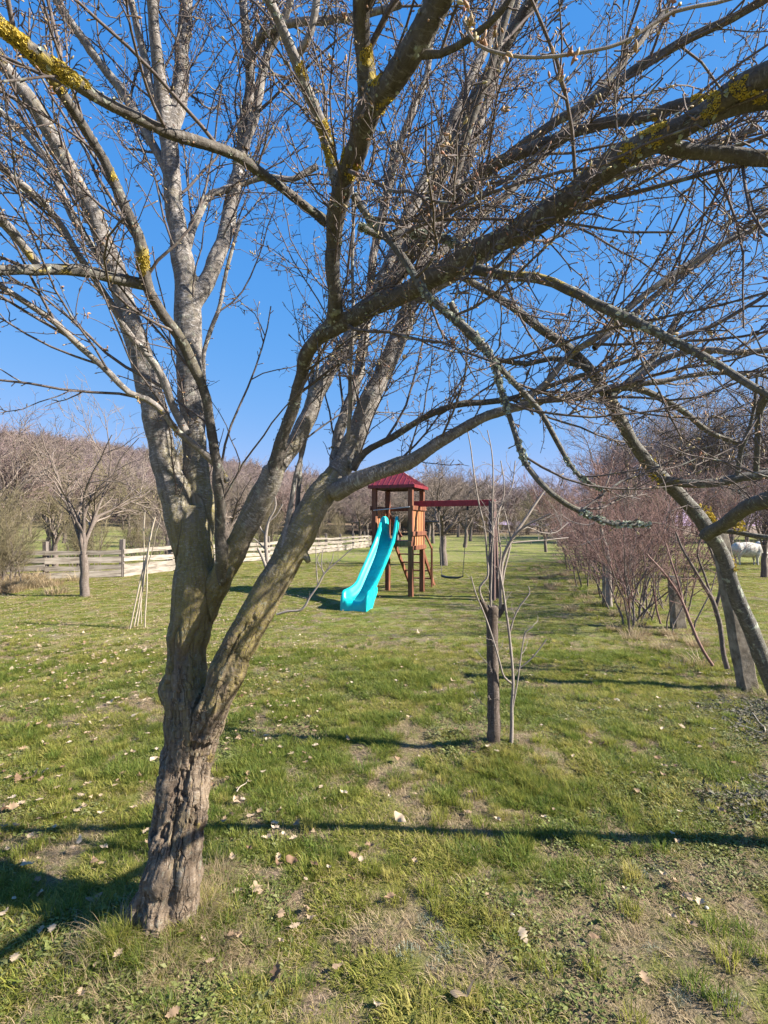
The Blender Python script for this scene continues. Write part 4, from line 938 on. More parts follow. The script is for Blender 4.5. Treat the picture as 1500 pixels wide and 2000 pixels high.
# cut stump with pale shoots, 3.6 m away
sd_ = 3.62
stump = [limb((966,1495,46,sd_),(965,1455,34,sd_),(964,1350,29,sd_),(962,1270,28,sd_),(961,1215,29,sd_),(962,1192,30,sd_),(964,1184,24,sd_),(964,1182,4,sd_)),
    limb((952,1200,14,sd_),(945,1180,13,3.58),(940,1172,10,3.56)), limb((972,1205,13,sd_),(981,1190,13,sd_),(983,1180,10,sd_)),
    limb((946,1180,6,3.58),(938,1160,5.5,3.56),(937,1145,5.5,3.55),(950,1130,5,3.55),(953,1112,5,3.55),(950,1080,5,3.56),(947,1040,4.5,3.57),(937,990,4,3.58),(928,940,3.5,3.6),(920,880,3,3.62),(912,835,2.5,3.62)),
    limb((958,1190,5,3.6),(960,1120,4.5,3.56),(962,1050,4.5,3.54),(961,990,4,3.52),(963,930,3.5,3.5),(960,880,3,3.5),(952,840,2.5,3.5)),
    limb((978,1190,9,3.62),(977,1150,8,3.62),(980,1100,9,3.62),(990,1070,9,3.62),(1008,1040,8.5,3.64),(1030,1008,7,3.66),(1048,980,6,3.68),(1064,958,4,3.7)),
    limb((980,1095,7,3.62),(1000,1052,6,3.6),(1022,1030,5.5,3.58),(1045,1018,4.5,3.56),(1075,1003,3,3.54)),
    limb((979,1150,6,3.62),(985,1115,6,3.63),(994,1075,5,3.64),(998,1055,4,3.65),(990,1020,3.5,3.66),(983,990,3,3.66)),
    limb((972,1130,4.5,3.6),(978,1080,4,3.6),(972,1030,4,3.6),(978,990,3.5,3.62),(1000,950,3,3.64),(1006,900,2.5,3.66)),
    limb((952,1125,4,3.56),(958,1060,4,3.56),(970,1010,3.5,3.58),(985,960,3,3.6),(978,900,2.5,3.6)),
    limb((1005,1045,4,3.64),(1030,1030,3.5,3.66),(1055,1040,3,3.7),(1085,1040,3,3.74),(1110,1020,2.5,3.78)),
    limb((1000,1060,4,3.64),(1060,1055,3,3.7),(1110,1050,2.5,3.8))]
plant('cut_stump', 'dark cut tree stump topped with pale young shoots in the middle of the lawn', 'tree stump', stump, [M_dead, M_dead, M_dead] + [M_pale] * 9, M_pale, (STX, STY, 0), 0.10, (0.08, 0.3), False, False, seed=9, rmin=0.0012, sub=False, wscale=0.8)
sap = [limb((997,1482,10,3.6),(999,1430,9,3.6),(1000,1380,8,3.6),(1002,1335,7,3.6),(1000,1290,6.5,3.6),(994,1235,6,3.6),(988,1190,5.5,3.6),(982,1150,5,3.6),(976,1110,4.5,3.6),(978,1080,4,3.6)),
    limb((1000,1335,5,3.6),(985,1322,4.5,3.58),(975,1290,4,3.56),(962,1245,4,3.55),(946,1200,3.5,3.54),(930,1160,3,3.53),(920,1125,2.5,3.52)),
    limb((994,1242,4.5,3.6),(1003,1210,4,3.6),(1016,1182,4,3.6),(1034,1160,3,3.6),(1032,1145,2,3.6)),
    limb((1002,1380,4,3.6),(1012,1320,3.5,3.6),(1020,1260,3,3.6),(1026,1235,3,3.6),(1040,1225,2.5,3.6)), limb((1014,1305,3,3.6),(1040,1285,3,3.6),(1068,1248,2.5,3.6))]
b_ = P(997, 1482, 3.6)
plant('young_sapling', 'thin pale sapling growing close beside the cut stump', 'sapling', sap, M_pale, M_pale, (b_[0], b_[1], 0), 0.14, (0.05, 0.16), False, False, seed=12, sub=False)
# scrubby sapling half behind the big limb, with a forked grey stem
s9 = [limb((540,1200,5,8.4),(562,1194,5,8.4),(590,1190,5,8.4),(606,1165,4.5,8.4),(622,1142,4,8.4),(634,1120,3.5,8.4),(655,1100,3,8.4),(690,1070,2.2,8.4)), limb((621,1143,3,8.4),(618,1110,2.5,8.4),(617,1068,2,8.4)), limb((632,1122,2.6,8.4),(628,1100,2.3,8.4),(630,1075,2,8.4)), limb((638,1116,2.6,8.4),(648,1095,2.2,8.4),(651,1080,2,8.4)), limb((634,1120,2.4,8.4),(620,1095,2.2,8.4),(626,1078,2,8.4))]
b_ = P(540, 1216, 8.4)
plant('bent_sapling', 'low bent sapling behind the big leaning limb, left of the slide', 'sapling', s9, M_pale, M_pale, (b_[0], b_[1], 0), 0.3, (0.1, 0.3), False, False, seed=14, sub=False)
s10 = [limb((527,1112,10,15.5),(522,1095,9,15.5),(519,1060,8,15.5),(520,1040,7,15.5),(526,1015,5,15.5),(538,990,4,15.5),(536,960,3,15.5)), limb((530,1140,7,15.2),(520,1110,7,15.2),(513,1090,7,15.2),(503,1070,6,15.2)), limb((520,1045,4,15.5),(508,1030,3.5,15.5),(498,1000,3,15.5)), limb((524,1020,4,15.5),(540,1005,3,15.5),(552,985,2.5,15.5)), limb((520,1075,4,15.5),(500,1055,3,15.5),(490,1050,2.5,15.5))]
plant('small_forked_tree', 'small grey forked tree with a cut stub before the board fence', 'tree', s10, M_pale, M_crown['tan'], (P(527, 1128, 15.5)[0], 15.5, 0), 0.16, (0.3, 1.0), False, False, seed=15, rmin=0.004)

# ------------------------------------------------------------------ bare background trees (meshes shared by copies)
def bare_tree(seed, H, spread, trunk_h, tr, n1=6, n2=9, n3=7, rt=0.004, up=0.06, K=7, upright=0.5, stems=1, gnarl=0.16):
    g = np.random.default_rng(seed)
    tk, tkr = [], []
    if stems == 1:
        p = np.linspace([0, 0, -0.1], [g.normal(0, .05), g.normal(0, .05), trunk_h], 6); p[1:-1, :2] += g.normal(0, tr * 0.15, (4, 2))
        tk.append(p); tkr.append(np.linspace(tr * 1.25, tr * 0.95, 6)); st0 = np.repeat(p[-1][None], n1, 0); fr = tr * 0.72
    else:
        st0 = np.stack([g.normal(0, spread * 0.12, n1), g.normal(0, spread * 0.12, n1), np.full(n1, -0.05)], 1); fr = tr
    a = np.arange(n1) / n1 * 2 * np.pi + g.uniform(-0.5, 0.5, n1); inc = g.uniform(0.15, 1.0, n1) * spread / H * 1.1 * (1.4 - upright)
    d = np.stack([np.cos(a) * inc, np.sin(a) * inc, np.full(n1, 0.8)], 1)
    l1 = (H - trunk_h * (stems == 1)) * g.uniform(0.65, 0.95, n1)
    A1, R1 = grow(st0, d, l1, 10, np.full(n1, fr) * g.uniform(0.6, 1, n1), gnarl, up * upright, g)
    R1 = R1 * np.linspace(1, 0.45, 10)
    def kids(A, R_, n, lf, K, rm, t0):
        s, t, r_ = sample(A, R_, np.linalg.norm(np.diff(A, axis=1), axis=2).sum(1).mean() * (1 - t0) / n, g, t0)
        dd = side(t, g.uniform(R(22), R(62), len(t)), g); dd[:, 2] += 0.12 * upright
        return grow(s, dd, lf * g.uniform(0.4, 1.15, len(s)), K, np.maximum(r_ * 0.55, rm), gnarl * 1.1, up * upright, g)
    A2, R2 = kids(A1, R1, n2, H * 0.30, 7, rt * 1.4, 0.15)
    A3, R3 = kids(A2, R2, n3, H * 0.155, 5, rt, 0.1)
    A4, R4 = kids(A3, R3, 3.2, H * 0.07, 4, rt * 0.8, 0.1)
    ps = [tubes(A1, R1, 6)]
    if tk: ps.append(tubes(np.array(tk), np.array(tkr), 10, seed=2))
    tv, tf, tb = join(ps)
    cv, cf, cb = join([tubes(A2, R2, 4), tubes(A3, R3, 3), tubes(A4, R4, 3)])
    return (mesh_np('trunk', tv, tf, 4, {'bcoord': tb, 'moss': np.full(len(tv), 0.1)}, True, M_bgtrunk), (cv, cf, cb))
def crown_mesh(c, mat): return mesh_np('crown', c[0], c[1], 4, None, True, mat)

KIND = {}
def kind(name, mat, **k):
    t, c = bare_tree(**k); KIND[name] = (t, crown_mesh(c, M_crown[mat]))
kind('lawn', 'tan', seed=101, H=4.2, spread=2.7, trunk_h=0.95, tr=0.085, n1=7, n2=7, n3=6, rt=0.0055, upright=0.9)
kind('orch_a', 'tan', seed=102, H=4.4, spread=3.2, trunk_h=1.0, tr=0.10, n1=6, n2=8, n3=8, rt=0.007, upright=0.7)
kind('orch_b', 'pink', seed=103, H=4.8, spread=3.0, trunk_h=0.9, tr=0.10, n1=7, n2=8, n3=8, rt=0.008, upright=0.9)
kind('orch_c', 'tan', seed=104, H=4.0, spread=4.0, trunk_h=1.1, tr=0.12, n1=6, n2=8, n3=8, rt=0.007, upright=0.5)
kind('orch_d', 'olive', seed=105, H=4.4, spread=3.0, trunk_h=0.8, tr=0.09, n1=6, n2=9, n3=8, rt=0.008, upright=0.8)
kind('wood_a', 'dark', seed=106, H=13, spread=6, trunk_h=3.0, tr=0.22, n1=7, n2=9, n3=8, rt=0.02, upright=0.9)
kind('wood_b', 'dark', seed=107, H=11, spread=6.5, trunk_h=2.0, tr=0.2, n1=8, n2=9, n3=8, rt=0.02, upright=0.8)
kind('bush_red', 'red', seed=108, H=2.3, spread=1.6, trunk_h=0, tr=0.016, n1=10, n2=7, n3=5, rt=0.0028, upright=0.8, stems=12)
kind('bush_red2', 'red', seed=109, H=2.0, spread=1.8, trunk_h=0, tr=0.014, n1=11, n2=7, n3=5, rt=0.003, upright=0.7, stems=14)
kind('bush_olive', 'olive', seed=110, H=2.6, spread=1.8, trunk_h=0, tr=0.018, n1=20, n2=9, n3=5, rt=0.004, upright=1.0, stems=20, gnarl=0.08)
kind('bush_tan', 'tan', seed=111, H=2.4, spread=1.8, trunk_h=0, tr=0.016, n1=13, n2=9, n3=6, rt=0.004, upright=0.9, stems=12)

def put(kn, name, x, y, s, rz, label, cat, group=None, sz=None):
    r = empty(name, (x, y, gz(x, y)), label, cat, group, rz); r.scale = (s, s, sz or s)
    t, c = KIND[kn]; link('trunk' if 'bush' not in kn else 'stems', t, r)
    k = link('crown' if 'bush' not in kn else 'twigs', c, r); k['kind'] = 'stuff'
    return r
g = np.random.default_rng(55)
put('lawn', 'orchard_tree', -6.72, 11.5, 1.0, 0.6, 'bare orchard tree on the lawn before the board fence at the left', 'tree')
# orchard rows behind the fence
oy = [(-11.2, 19.5), (-9.2, 21), (-13.5, 22), (-7.6, 25), (-11.6, 26.5), (-16, 25), (-5.8, 29), (-9.5, 31), (-14, 32), (-19.5, 30), (-4.6, 36), (-8.2, 37), (-12.6, 38.5), (-18, 39), (-24, 37), (-2.5, 43), (-6.5, 44), (-11, 46), (-17, 47), (-23.5, 47), (-31, 46), (-2.0, 52), (-7, 54), (-13, 55), (-20, 56), (-28, 57), (-37, 57), (-4, 61), (-10, 63), (-17, 65), (-25, 66), (-34, 66), (-43, 66)]
for i, (x, y) in enumerate(oy):
    kn = ['orch_a', 'orch_b', 'orch_c', 'orch_b', 'orch_d'][g.integers(0, 5)]
    lb = {'orch_a': 'bare tan fruit tree in the orchard behind the board fence', 'orch_b': 'pinkish twiggy fruit tree in the orchard behind the board fence', 'orch_c': 'low wide fruit tree in the orchard behind the board fence', 'orch_d': 'olive twigged fruit tree in the orchard behind the board fence'}[kn]
    put(kn, 'orchard_tree', x + g.normal(0, 0.4), y + g.normal(0, 0.5), g.uniform(0.95, 1.35), g.uniform(0, 6.3), lb, 'tree', 'fruit trees in the orchard behind the fence: ' + kn.replace('orch_', 'sort '))
for i, (x, y) in enumerate([(-8.6, 19.5), (-10.4, 17.8), (-6.9, 22.6), (-6.0, 26.2), (-12.2, 20.5), (-4.4, 31), (-9.0, 24), (-3.2, 34.5), (-7.6, 29), (-11.4, 23.6)]):
    put(['bush_tan', 'bush_olive'][i % 2], 'brush_shrub', x, y, g.uniform(0.8, 1.1), g.uniform(0, 6.3), 'x', 'shrub', 'brush close behind the board fence')
# trees beyond the tower and at the end of the lawn
mid = [(2.36, 20.2, 0.85, 'orch_c'), (5.7, 36, 0.95, 'orch_a'), (3.5, 31, 0.9, 'orch_a'), (1.0, 40, 1.0, 'orch_c'), (4.2, 44, 1.1, 'orch_b'), (8.4, 50, 1.1, 'orch_a'), (1.5, 52, 1.3, 'orch_c'), (5.0, 58, 1.3, 'orch_a'), (9.5, 66, 1.2, 'orch_b'), (-0.8, 47, 1.1, 'orch_b')]
for x, y, s, kn in mid:
    put(kn, 'fruit_tree', x, y, s * 1.25, g.uniform(0, 6.3), 'bare grey fruit tree standing on the lawn beyond the play tower', 'tree', 'bare trees beyond the play tower')
far = []
for i in range(34):
    x = -8 + i * 1.9 + g.normal(0, 0.9); y = 88 + g.normal(0, 4)
    kn = ['wood_a', 'wood_b'][i % 2]
    h = 0.50 if x < 26 else 0.8
    if x < 12: h = 0.72
    if 14 < x < 27: h = 0.33
    put(kn, 'woodland_tree', x, y, h * g.uniform(0.8, 1.15), g.uniform(0, 6.3), 'bare dark tree in the belt closing the far end of the lawn', 'tree', 'trees closing the far end of the lawn')
for i in range(30):
    x = 20 + g.uniform(0, 42); y = 42 + g.uniform(0, 34)
    if x / y < 0.42: continue
    put(['wood_a', 'wood_b'][i % 2], 'woodland_tree', x, y, g.uniform(1.0, 1.35) * (0.85 + 0.3 * (x / y - 0.4)), g.uniform(0, 6.3), 'tall dark bare tree in the wood behind the hedge at the right', 'tree', 'trees of the wood at the right')
for i, (x, y, s) in enumerate([(11.5, 15.5, 0.8), (14.2, 18, 0.9), (11, 21, 0.8), (15.5, 24, 0.9), (19, 27, 1.0), (12.5, 28, 0.9), (17, 33, 1.0), (23, 34, 1.0), (9.5, 30, 0.9), (13, 38, 1.0)]):
    put(['orch_b', 'orch_a', 'orch_d'][i % 3], 'field_tree', x, y, s, g.uniform(0, 6.3), 'small bare tree in the field beyond the right-hand hedge', 'tree', 'small trees in the field at the right')
# hedge of red shrubs along the right side
for i in range(16):
    t = i / 15; x = 4.35 + 5.4 * t ** 1.1 + g.normal(0, 0.25); y = 7.9 + 18 * t ** 1.15
    put(['bush_red', 'bush_red2', 'bush_red'][i % 3], 'hedge_shrub', x, y, g.uniform(0.85, 1.2) * (1.15 if i < 3 else 1.35), g.uniform(0, 6.3), 'reddish bare shrub in the hedge row along the right edge of the lawn', 'shrub', 'red shrubs of the right-hand hedge')
for i in range(9):
    x = 7.2 + 1.1 * i + g.normal(0, 0.3); y = 15 + 2.6 * i
    put('bush_tan', 'field_shrub', x, y, g.uniform(0.9, 1.2), g.uniform(0, 6.3), 'greyish bare shrub behind the red hedge at the right', 'shrub', 'grey shrubs behind the red hedge')
# dark low hedge at the end of the lawn
for i in range(26):
    x = -3 + i * 1.35 + g.normal(0, 0.2); put(['bush_tan', 'bush_olive'][i % 2], 'end_shrub', x, 76 + g.normal(0, 1.5), g.uniform(1.0, 1.7), g.uniform(0, 6.3), 'brown bare bush in the low hedge closing the lawn', 'shrub', 'bushes in the low hedge at the end of the lawn')
# bush at the left edge
for i, (x, y, s) in enumerate([(-9.7, 13.0, 0.85), (-10.3, 13.8, 1.0), (-10.9, 13.0, 1.05)]):
    put('bush_olive', 'left_shrub', x, y, s, i * 1.7, 'olive green stemmed bush growing in straw at the left edge', 'shrub', 'olive bushes at the left edge')
for i, (x, y, s) in enumerate([(-12.8, 17.5, 1.1), (-11.9, 15.4, 1.25)]):
    put(['orch_b', 'orch_a'][i % 2], 'edge_tree', x, y, s, i * 2.1, 'twiggy bare tree rising behind the olive bush at the left edge', 'tree', 'trees behind the olive bush')

# pale thin tree before the right-hand hedge
st = [limb((1190,1187,15,9.9),(1189,1140,12,9.9),(1189,1100,10,9.9),(1184,1070,8,9.9),(1178,1050,7,9.9),(1172,1020,6,9.9),(1172,990,6,9.9),(1178,960,5,9.9),(1190,930,4,9.9),(1198,900,3,9.9)),
      limb((1180,1052,4,9.9),(1160,1055,3.5,9.9),(1135,1065,2.5,9.9)), limb((1172,1000,4,9.9),(1185,980,3.5,9.9),(1215,968,3,9.9),(1250,975,2.5,9.9)), limb((1173,985,3.5,9.9),(1150,975,3,9.9),(1120,985,2.5,9.9)), limb((1172,1015,3.5,9.9),(1150,1025,3,9.9),(1120,1020,2.5,9.9),(1095,1005,2,9.9))]
plant('pale_slim_tree', 'slim pale tree with a whitish trunk in front of the red hedge', 'tree', st, M_pale, M_crown['pink'], (P(1190, 1187, 9.9)[0], 9.9, 0), 0.10, (0.2, 0.7), False, False, seed=21, rmin=0.003)
# two dark thin stems in the hedge near the concrete post
st = [limb((1420,1305,11,5.4),(1412,1270,10,5.4),(1408,1230,10,5.4),(1398,1190,10,5.4),(1388,1165,9,5.4),(1372,1140,8,5.4),(1355,1110,6,5.4),(1335,1075,5,5.4),(1320,1040,4,5.4)), limb((1398,1185,8,5.4),(1406,1155,7,5.4),(1405,1120,6,5.4),(1390,1080,5,5.4),(1375,1040,4,5.4),(1365,1000,3,5.4)), limb((1392,1168,5,5.4),(1375,1120,5,5.4),(1362,1080,4,5.4),(1370,1050,3,5.4))]
plant('hedge_sapling', 'dark forked sapling in the hedge left of the leaning concrete post', 'sapling', st, M_bgtrunk, M_crown['red'], (P(1420, 1321, 5.4)[0], 5.4, 0), 0.07, (0.1, 0.45), False, False, seed=22, rmin=0.002)
st = [limb((1392,1300,7,5.6),(1370,1265,7,5.6),(1350,1220,7,5.6),(1330,1170,6,5.6),(1305,1130,5,5.6),(1280,1100,4,5.6),(1262,1080,3,5.6)), limb((1332,1172,5,5.6),(1325,1140,4,5.6),(1312,1100,4,5.6),(1300,1060,3,5.6)), limb((1290,1218,5,5.6),(1283,1190,4,5.6),(1277,1150,4,5.6))]
plant('slanting_sapling', 'thin reddish sapling slanting to the left out of the hedge', 'sapling', st, M_crown['red'], M_crown['red'], (P(1392, 1310, 5.6)[0], 5.6, 0), 0.07, (0.1, 0.45), False, False, seed=23, rmin=0.002)

# labels that count the members of a group from left to right
ORD = 'first second third fourth fifth sixth seventh eighth ninth tenth eleventh twelfth thirteenth fourteenth fifteenth sixteenth seventeenth eighteenth nineteenth twentieth'.split()
ORD += ['twenty-' + q for q in ORD[:9]] + ['thirtieth'] + ['thirty-' + q for q in ORD[:9]]
def count_labels(group, fmt, key=None):
    m = [o for o in COL.objects if o.get('group') == group]
    m.sort(key=key or (lambda o: o.location.x / max(1, o.location.y)))
    for i, o in enumerate(m): o['label'] = fmt.format(o=ORD[i])
for q in 'abcd':
    nm = {'a': 'bare tan', 'b': 'pinkish twiggy', 'c': 'low wide', 'd': 'olive twigged'}[q]
    count_labels('fruit trees in the orchard behind the fence: sort ' + q, nm + ' fruit tree behind the board fence, {o} of its sort from the left')
count_labels('brush close behind the board fence', 'tangled brown bush close behind the board fence, {o} from the left')
count_labels('bare trees beyond the play tower', 'bare grey fruit tree beyond the play tower, {o} from the left')
count_labels('trees closing the far end of the lawn', 'bare dark tree in the belt behind the lawn, {o} from the left')
count_labels('trees of the wood at the right', 'tall dark tree in the wood at the right, {o} from the left')
count_labels('small trees in the field at the right', 'small bare tree in the field beyond the red hedge, {o} from the left')
count_labels('red shrubs of the right-hand hedge', 'reddish bare shrub in the right-hand hedge, {o} from the near end', lambda o: o.location.y)
count_labels('grey shrubs behind the red hedge', 'greyish bare shrub behind the red hedge, {o} from the near end', lambda o: o.location.y)
count_labels('bushes in the low hedge at the end of the lawn', 'brown bush in the low hedge closing the lawn, {o} from the left')
count_labels('olive bushes at the left edge', 'olive stemmed bush in the straw at the left edge, {o} from the left')
count_labels('trees behind the olive bush', 'twiggy tree rising behind the olive bush at the left edge, {o} from the left')

# the wood on the hill
hs = []
HK = []
for i in range(3):
    t, c = bare_tree(seed=200 + i, H=8, spread=4, trunk_h=1.6, tr=0.13, n1=7, n2=7, n3=6, rt=0.028, upright=1.1)
    v, f, b = c; me = mesh_np('hill_tree', v, f, 4, None, True, m_simple('hill_twigs', [(0.16, 0.12, 0.11), (0.25, 0.20, 0.19)], 0.5, rnd=0.3)); HK.append(src(me))
n = 5200; x = g.uniform(-190, 60, n); y = g.uniform(72, 235, n)
sel = (x > -0.95 * y) & (x < 0.5 * y - 20) & (fbm2(x, y, 0.03, 8, 2) > 0.25)
x, y = x[sel], y[sel]
print('hill trees', len(x))
scatter('hillside_wood', HK, np.stack([x, y, ground_z(x, y)], 1), g.uniform(0, 6.28, len(x)), g.uniform(0.6, 1.1, len(x)), g.integers(0, 3, len(x)), 'bare pinkish brown wood covering the hill behind the orchard')

# ------------------------------------------------------------------ board fence on the left
fence = empty('board_fence', (-8.0, 16.2, 0), 'weathered grey board fence running back from the left towards the play tower', 'fence')
path = [(-11.9, 14.6), (-9.9, 15.0), (-8.05, 15.7)]
p0, p1 = np.array((-8.05, 15.7)), np.array((-0.7, 38.0)); nsp = 11
for i in range(1, nsp + 1): path.append(tuple(p0 + (p1 - p0) * i / nsp))
gb = np.random.default_rng(4)
def fixp(o, root): return world_to_local(o, root)
for i, (x, y) in enumerate(path):
    m = MB(); z = gz(x, y); h = gb.uniform(1.0, 1.18); w = gb.uniform(0.11, 0.15); lean = gb.normal(0, 0.03, 2)
    m.beam((x, y, z - 0.1), (x + lean[0], y + lean[1], z + h), w, w, (0, 1, 0)); fixp(link('post', m.mesh('post', M_post, 0.012)), fence)
for i in range(len(path) - 1):
    a, b = np.array(path[i]), np.array(path[i + 1]); d = (b - a) / np.linalg.norm(b - a); nn = np.array((d[1], -d[0])) * 0.085
    if nn[1] > 0: nn = -nn
    zs = [0.10, 0.31, 0.54, 0.78]; hs_ = [0.19, 0.17, 0.17, 0.13]
    for k in range(4):
        m = MB(); za, zb = gz(*a) + zs[k] + gb.normal(0, 0.02), gz(*b) + zs[k] + gb.normal(0, 0.02); h = hs_[k] * gb.uniform(0.8, 1.1)
        a2, b2 = a - d * 0.02 * (i % 2) + nn * (1 + 0.02 * (i % 2)), b + nn * (1 + 0.02 * (i % 2))
        nseg = 5; V_, F_ = [], []
        for s_ in range(nseg + 1):
            t = s_ / nseg; c = a2 + (b2 - a2) * t; zc = za + (zb - za) * t; hh_ = h * (1 + gb.normal(0, 0.06)); zc += gb.normal(0, 0.006)
            for sx, sz in ((-1, -1), (1, -1), (1, 1), (-1, 1)):
                q = c + np.array((d[1], -d[0])) * 0.013 * sx; V_.append((q[0], q[1], zc + sz * hh_ / 2))
        for s_ in range(nseg):
            o_ = s_ * 4
            for e in range(4): F_.append((o_ + e, o_ + (e + 1) % 4, o_ + 4 + (e + 1) % 4, o_ + 4 + e))
        F_ += [(3, 2, 1, 0), tuple(nseg * 4 + e for e in range(4))]
        m.add(V_, F_); fixp(link('board', m.mesh('board', M_fence)), fence)

# ------------------------------------------------------------------ concrete posts of the right-hand fence
def cpost(a, b, w, label):
    m = MB(); a, b = Vector(a), Vector(b); n = 9; V_, F_ = [], []; g2 = np.random.default_rng(int(abs(a.x) * 100))
    for i in range(n + 1):
        t = i / n; c = a.lerp(b, t); ww = w * (1 - 0.18 * t)
        for sx, sy in ((-1, -1), (1, -1), (1, 1), (-1, 1)): V_.append((c.x + sx * ww / 2 + g2.normal(0, 0.004), c.y + sy * ww / 2 + g2.normal(0, 0.004), c.z))
    for i in range(n):
        for e in range(4): F_.append((i * 4 + e, i * 4 + (e + 1) % 4, i * 4 + 4 + (e + 1) % 4, i * 4 + 4 + e))
    F_ += [(3, 2, 1, 0), tuple(n * 4 + e for e in range(4))]
    m.add(V_, F_); o = link('concrete_post', m.mesh('concrete_post', M_conc, 0.01)); tag(o, label, 'post'); return o
cpost(P(1462, 1350, 5.0), P(1402, 1030, 5.0), 0.14, 'rough leaning concrete post behind the slanting grey stem at the right')
cpost(P(1326, 1232, 7.9), P(1316, 1125, 7.9), 0.17, 'short concrete post half hidden in the red hedge')
cpost(P(1184, 1190, 10.1), P(1184, 1100, 10.1), 0.13, 'small concrete post right behind the pale slim tree')
#cpost((3.1, 2.62, -0.2), (3.12, 2.60, 2.15), 0.16, 'concrete post of the same fence just right of the frame')
# heap of prunings and stones by the hedge
def blob(name, c, r, sq, seed, mat, label, cat, group=None):
    v, f = sphere_v((0, 0, 0), 1, 10, 7); v = np.array(v); v = v * (0.8 + 0.4 * fbm(v * 1.6 + seed, seed, 3))[:, None] * np.array((r, r * 0.8, r * sq)); m = MB(); m.add(v, f)
    o = link(name, m.mesh(name, mat, 0, True)); o.location = c; o.rotation_euler = (0, 0, seed); return tag(o, label, cat, group)
for i, (px, py, r, lb) in enumerate([(a_, b_2, c_ * 0.5, d_2) for a_, b_2, c_, d_2 in [(1405, 1215, 0.05, 'white stone in the grass beside the slanting sapling'), (1310, 1275, 0.05, 'pale stone at the foot of the hedge'), (1330, 1290, 0.04, 'small pale stone below the hedge among dead twigs'), (1000, 1795, 0.022, 'flat whitish stone right of the silvery plant'), (1380, 1778, 0.02, 'pale broken stone in the soil at the lower right'), (1205, 1370, 0.06, 'grey tuft-like stone in the middle of the right lawn')]]):
    d = 1.6 / ((py - HZ) / FPX); x = (px - 750) / FPX * d
    blob('stone', (x, d, gz(x, d) + r * 0.3), r, 0.6, 3 + i, M_stone, lb, 'stone')

# ------------------------------------------------------------------ garden canes
canes = [((254,1228),(303,1010)), ((262,1222),(296,1040)), ((268,1222),(292,1060)), ((283,1230),(290,1075)), ((276,1218),(283,1000)), ((284,1120),(316,1000))]
cb = P(268, 1226, 7.9); croot = empty('cane_bundle', (cb[0], cb[1], 0), 'bundle of thin pale canes leaning together on the lawn left of the big tree', 'garden canes')
for i, (a, b) in enumerate(canes):
    A_, B_ = P(a[0], a[1], 7.9 + 0.06 * i), P(b[0], b[1], 8.0 - 0.05 * i); p = np.linspace(A_, B_, 7); p[1:-1] += gb.normal(0, 0.006, (5, 3))
    v, f, _ = tubes(p[None], np.full((1, 7), 0.011 if i < 4 else 0.007), 6); world_to_local(link('cane', mesh_np('cane', v, f, 4, None, True, M_cane)), croot)

# ------------------------------------------------------------------ play tower
fx, fy = Vector((0.927, -0.375, 0)), Vector((0.375, 0.927, 0))     # along the front, towards the back
FR = Vector((0.60, 11.45, 0)); W_, D_ = 0.88, 0.82
def tp(u, v, z): return FR - fx * W_ + fx * (u * W_) + fy * (v * D_) + Vector((0, 0, z))   # u 0..1 left-right, v 0..1 front-back
tower = empty('play_tower', tuple(tp(0.5, 0.5, 0)), 'brown wooden play tower with red roof, turquoise slide and swing beam', 'play tower')
def part(name, m, mat, bev=0.006, label=None, parent=None):
    o = link(name, m.mesh(name, mat, bev)); world_to_local(o, tower)
    if parent is not None: o.parent = parent; o.location = (0, 0, 0)
    if label: o['label'] = label
    return o
for (u, v) in ((0, 0), (1, 0), (0, 1), (1, 1)):
    m = MB(); m.beam(tp(u, v, -0.1), tp(u, v, 2.5), 0.105, 0.105, tuple(fy)); part('post', m, M_wood)
ZP = 1.24
m = MB(); m.beam(tp(-0.03, 0.5, ZP - 0.02), tp(1.03, 0.5, ZP - 0.02), D_ * 0.86, 0.035); part('platform', m, M_wood)
for u0, u1, v0, v1, z, h in ((0.05, .95, -0.07, -0.07, ZP - .07, .12), (0.05, .95, 1.07, 1.07, ZP - .07, .12)):
    m = MB(); m.beam(tp(u0 - .1, v0, z), tp(u1 + .1, v1, z), 0.035, h); part('joist', m, M_wood)
for u in (-0.075, 1.075):
    for z, h in ((1.98, 0.10), (1.40, 0.10), (1.08, 0.10)):
        m = MB(); m.beam(tp(u, -0.1, z), tp(u, 1.1, z), 0.035, h); part('side_rail', m, M_wood)
    for k in range(6):
        v = 0.13 + k * 0.148
        m = MB(); m.beam(tp(u * 0.985 + 0.008 - (0.03 if u > 1 else -0.03), v, 1.10), tp(u * 0.985 + 0.008 - (0.03 if u > 1 else -0.03), v, 2.0), 0.075, 0.02, tuple(fx)); part('slat', m, M_woodlt, 0.003)
m = MB(); m.beam(tp(-0.0, -0.09, 1.93), tp(1.0, -0.09, 2.0), 0.022, 0.022); part('handle_bar', m, M_steel, 0.004)
m = MB(); m.beam(tp(0, 1.08, 1.98), tp(1, 1.08, 1.98), 0.035, 0.10); part('back_rail', m, M_wood)
for z_, vv in ((2.46, -0.0), (2.46, 1.0)):
    m = MB(); m.beam(tp(0.06, vv, z_), tp(0.94, vv, z_), 0.04, 0.11); part('roof_beam', m, M_wooddk)
for uu in (0, 1):
    m = MB(); m.beam(tp(uu, 0.06, 2.462), tp(uu, 0.94, 2.462), 0.04, 0.11); part('roof_beam', m, M_wooddk)
for a, b in ((tp(0.02, 1, 1.9), tp(0.4, 1, 1.3)), ):
    m = MB(); m.beam(a, b, 0.04, 0.07); part('brace', m, M_wood)
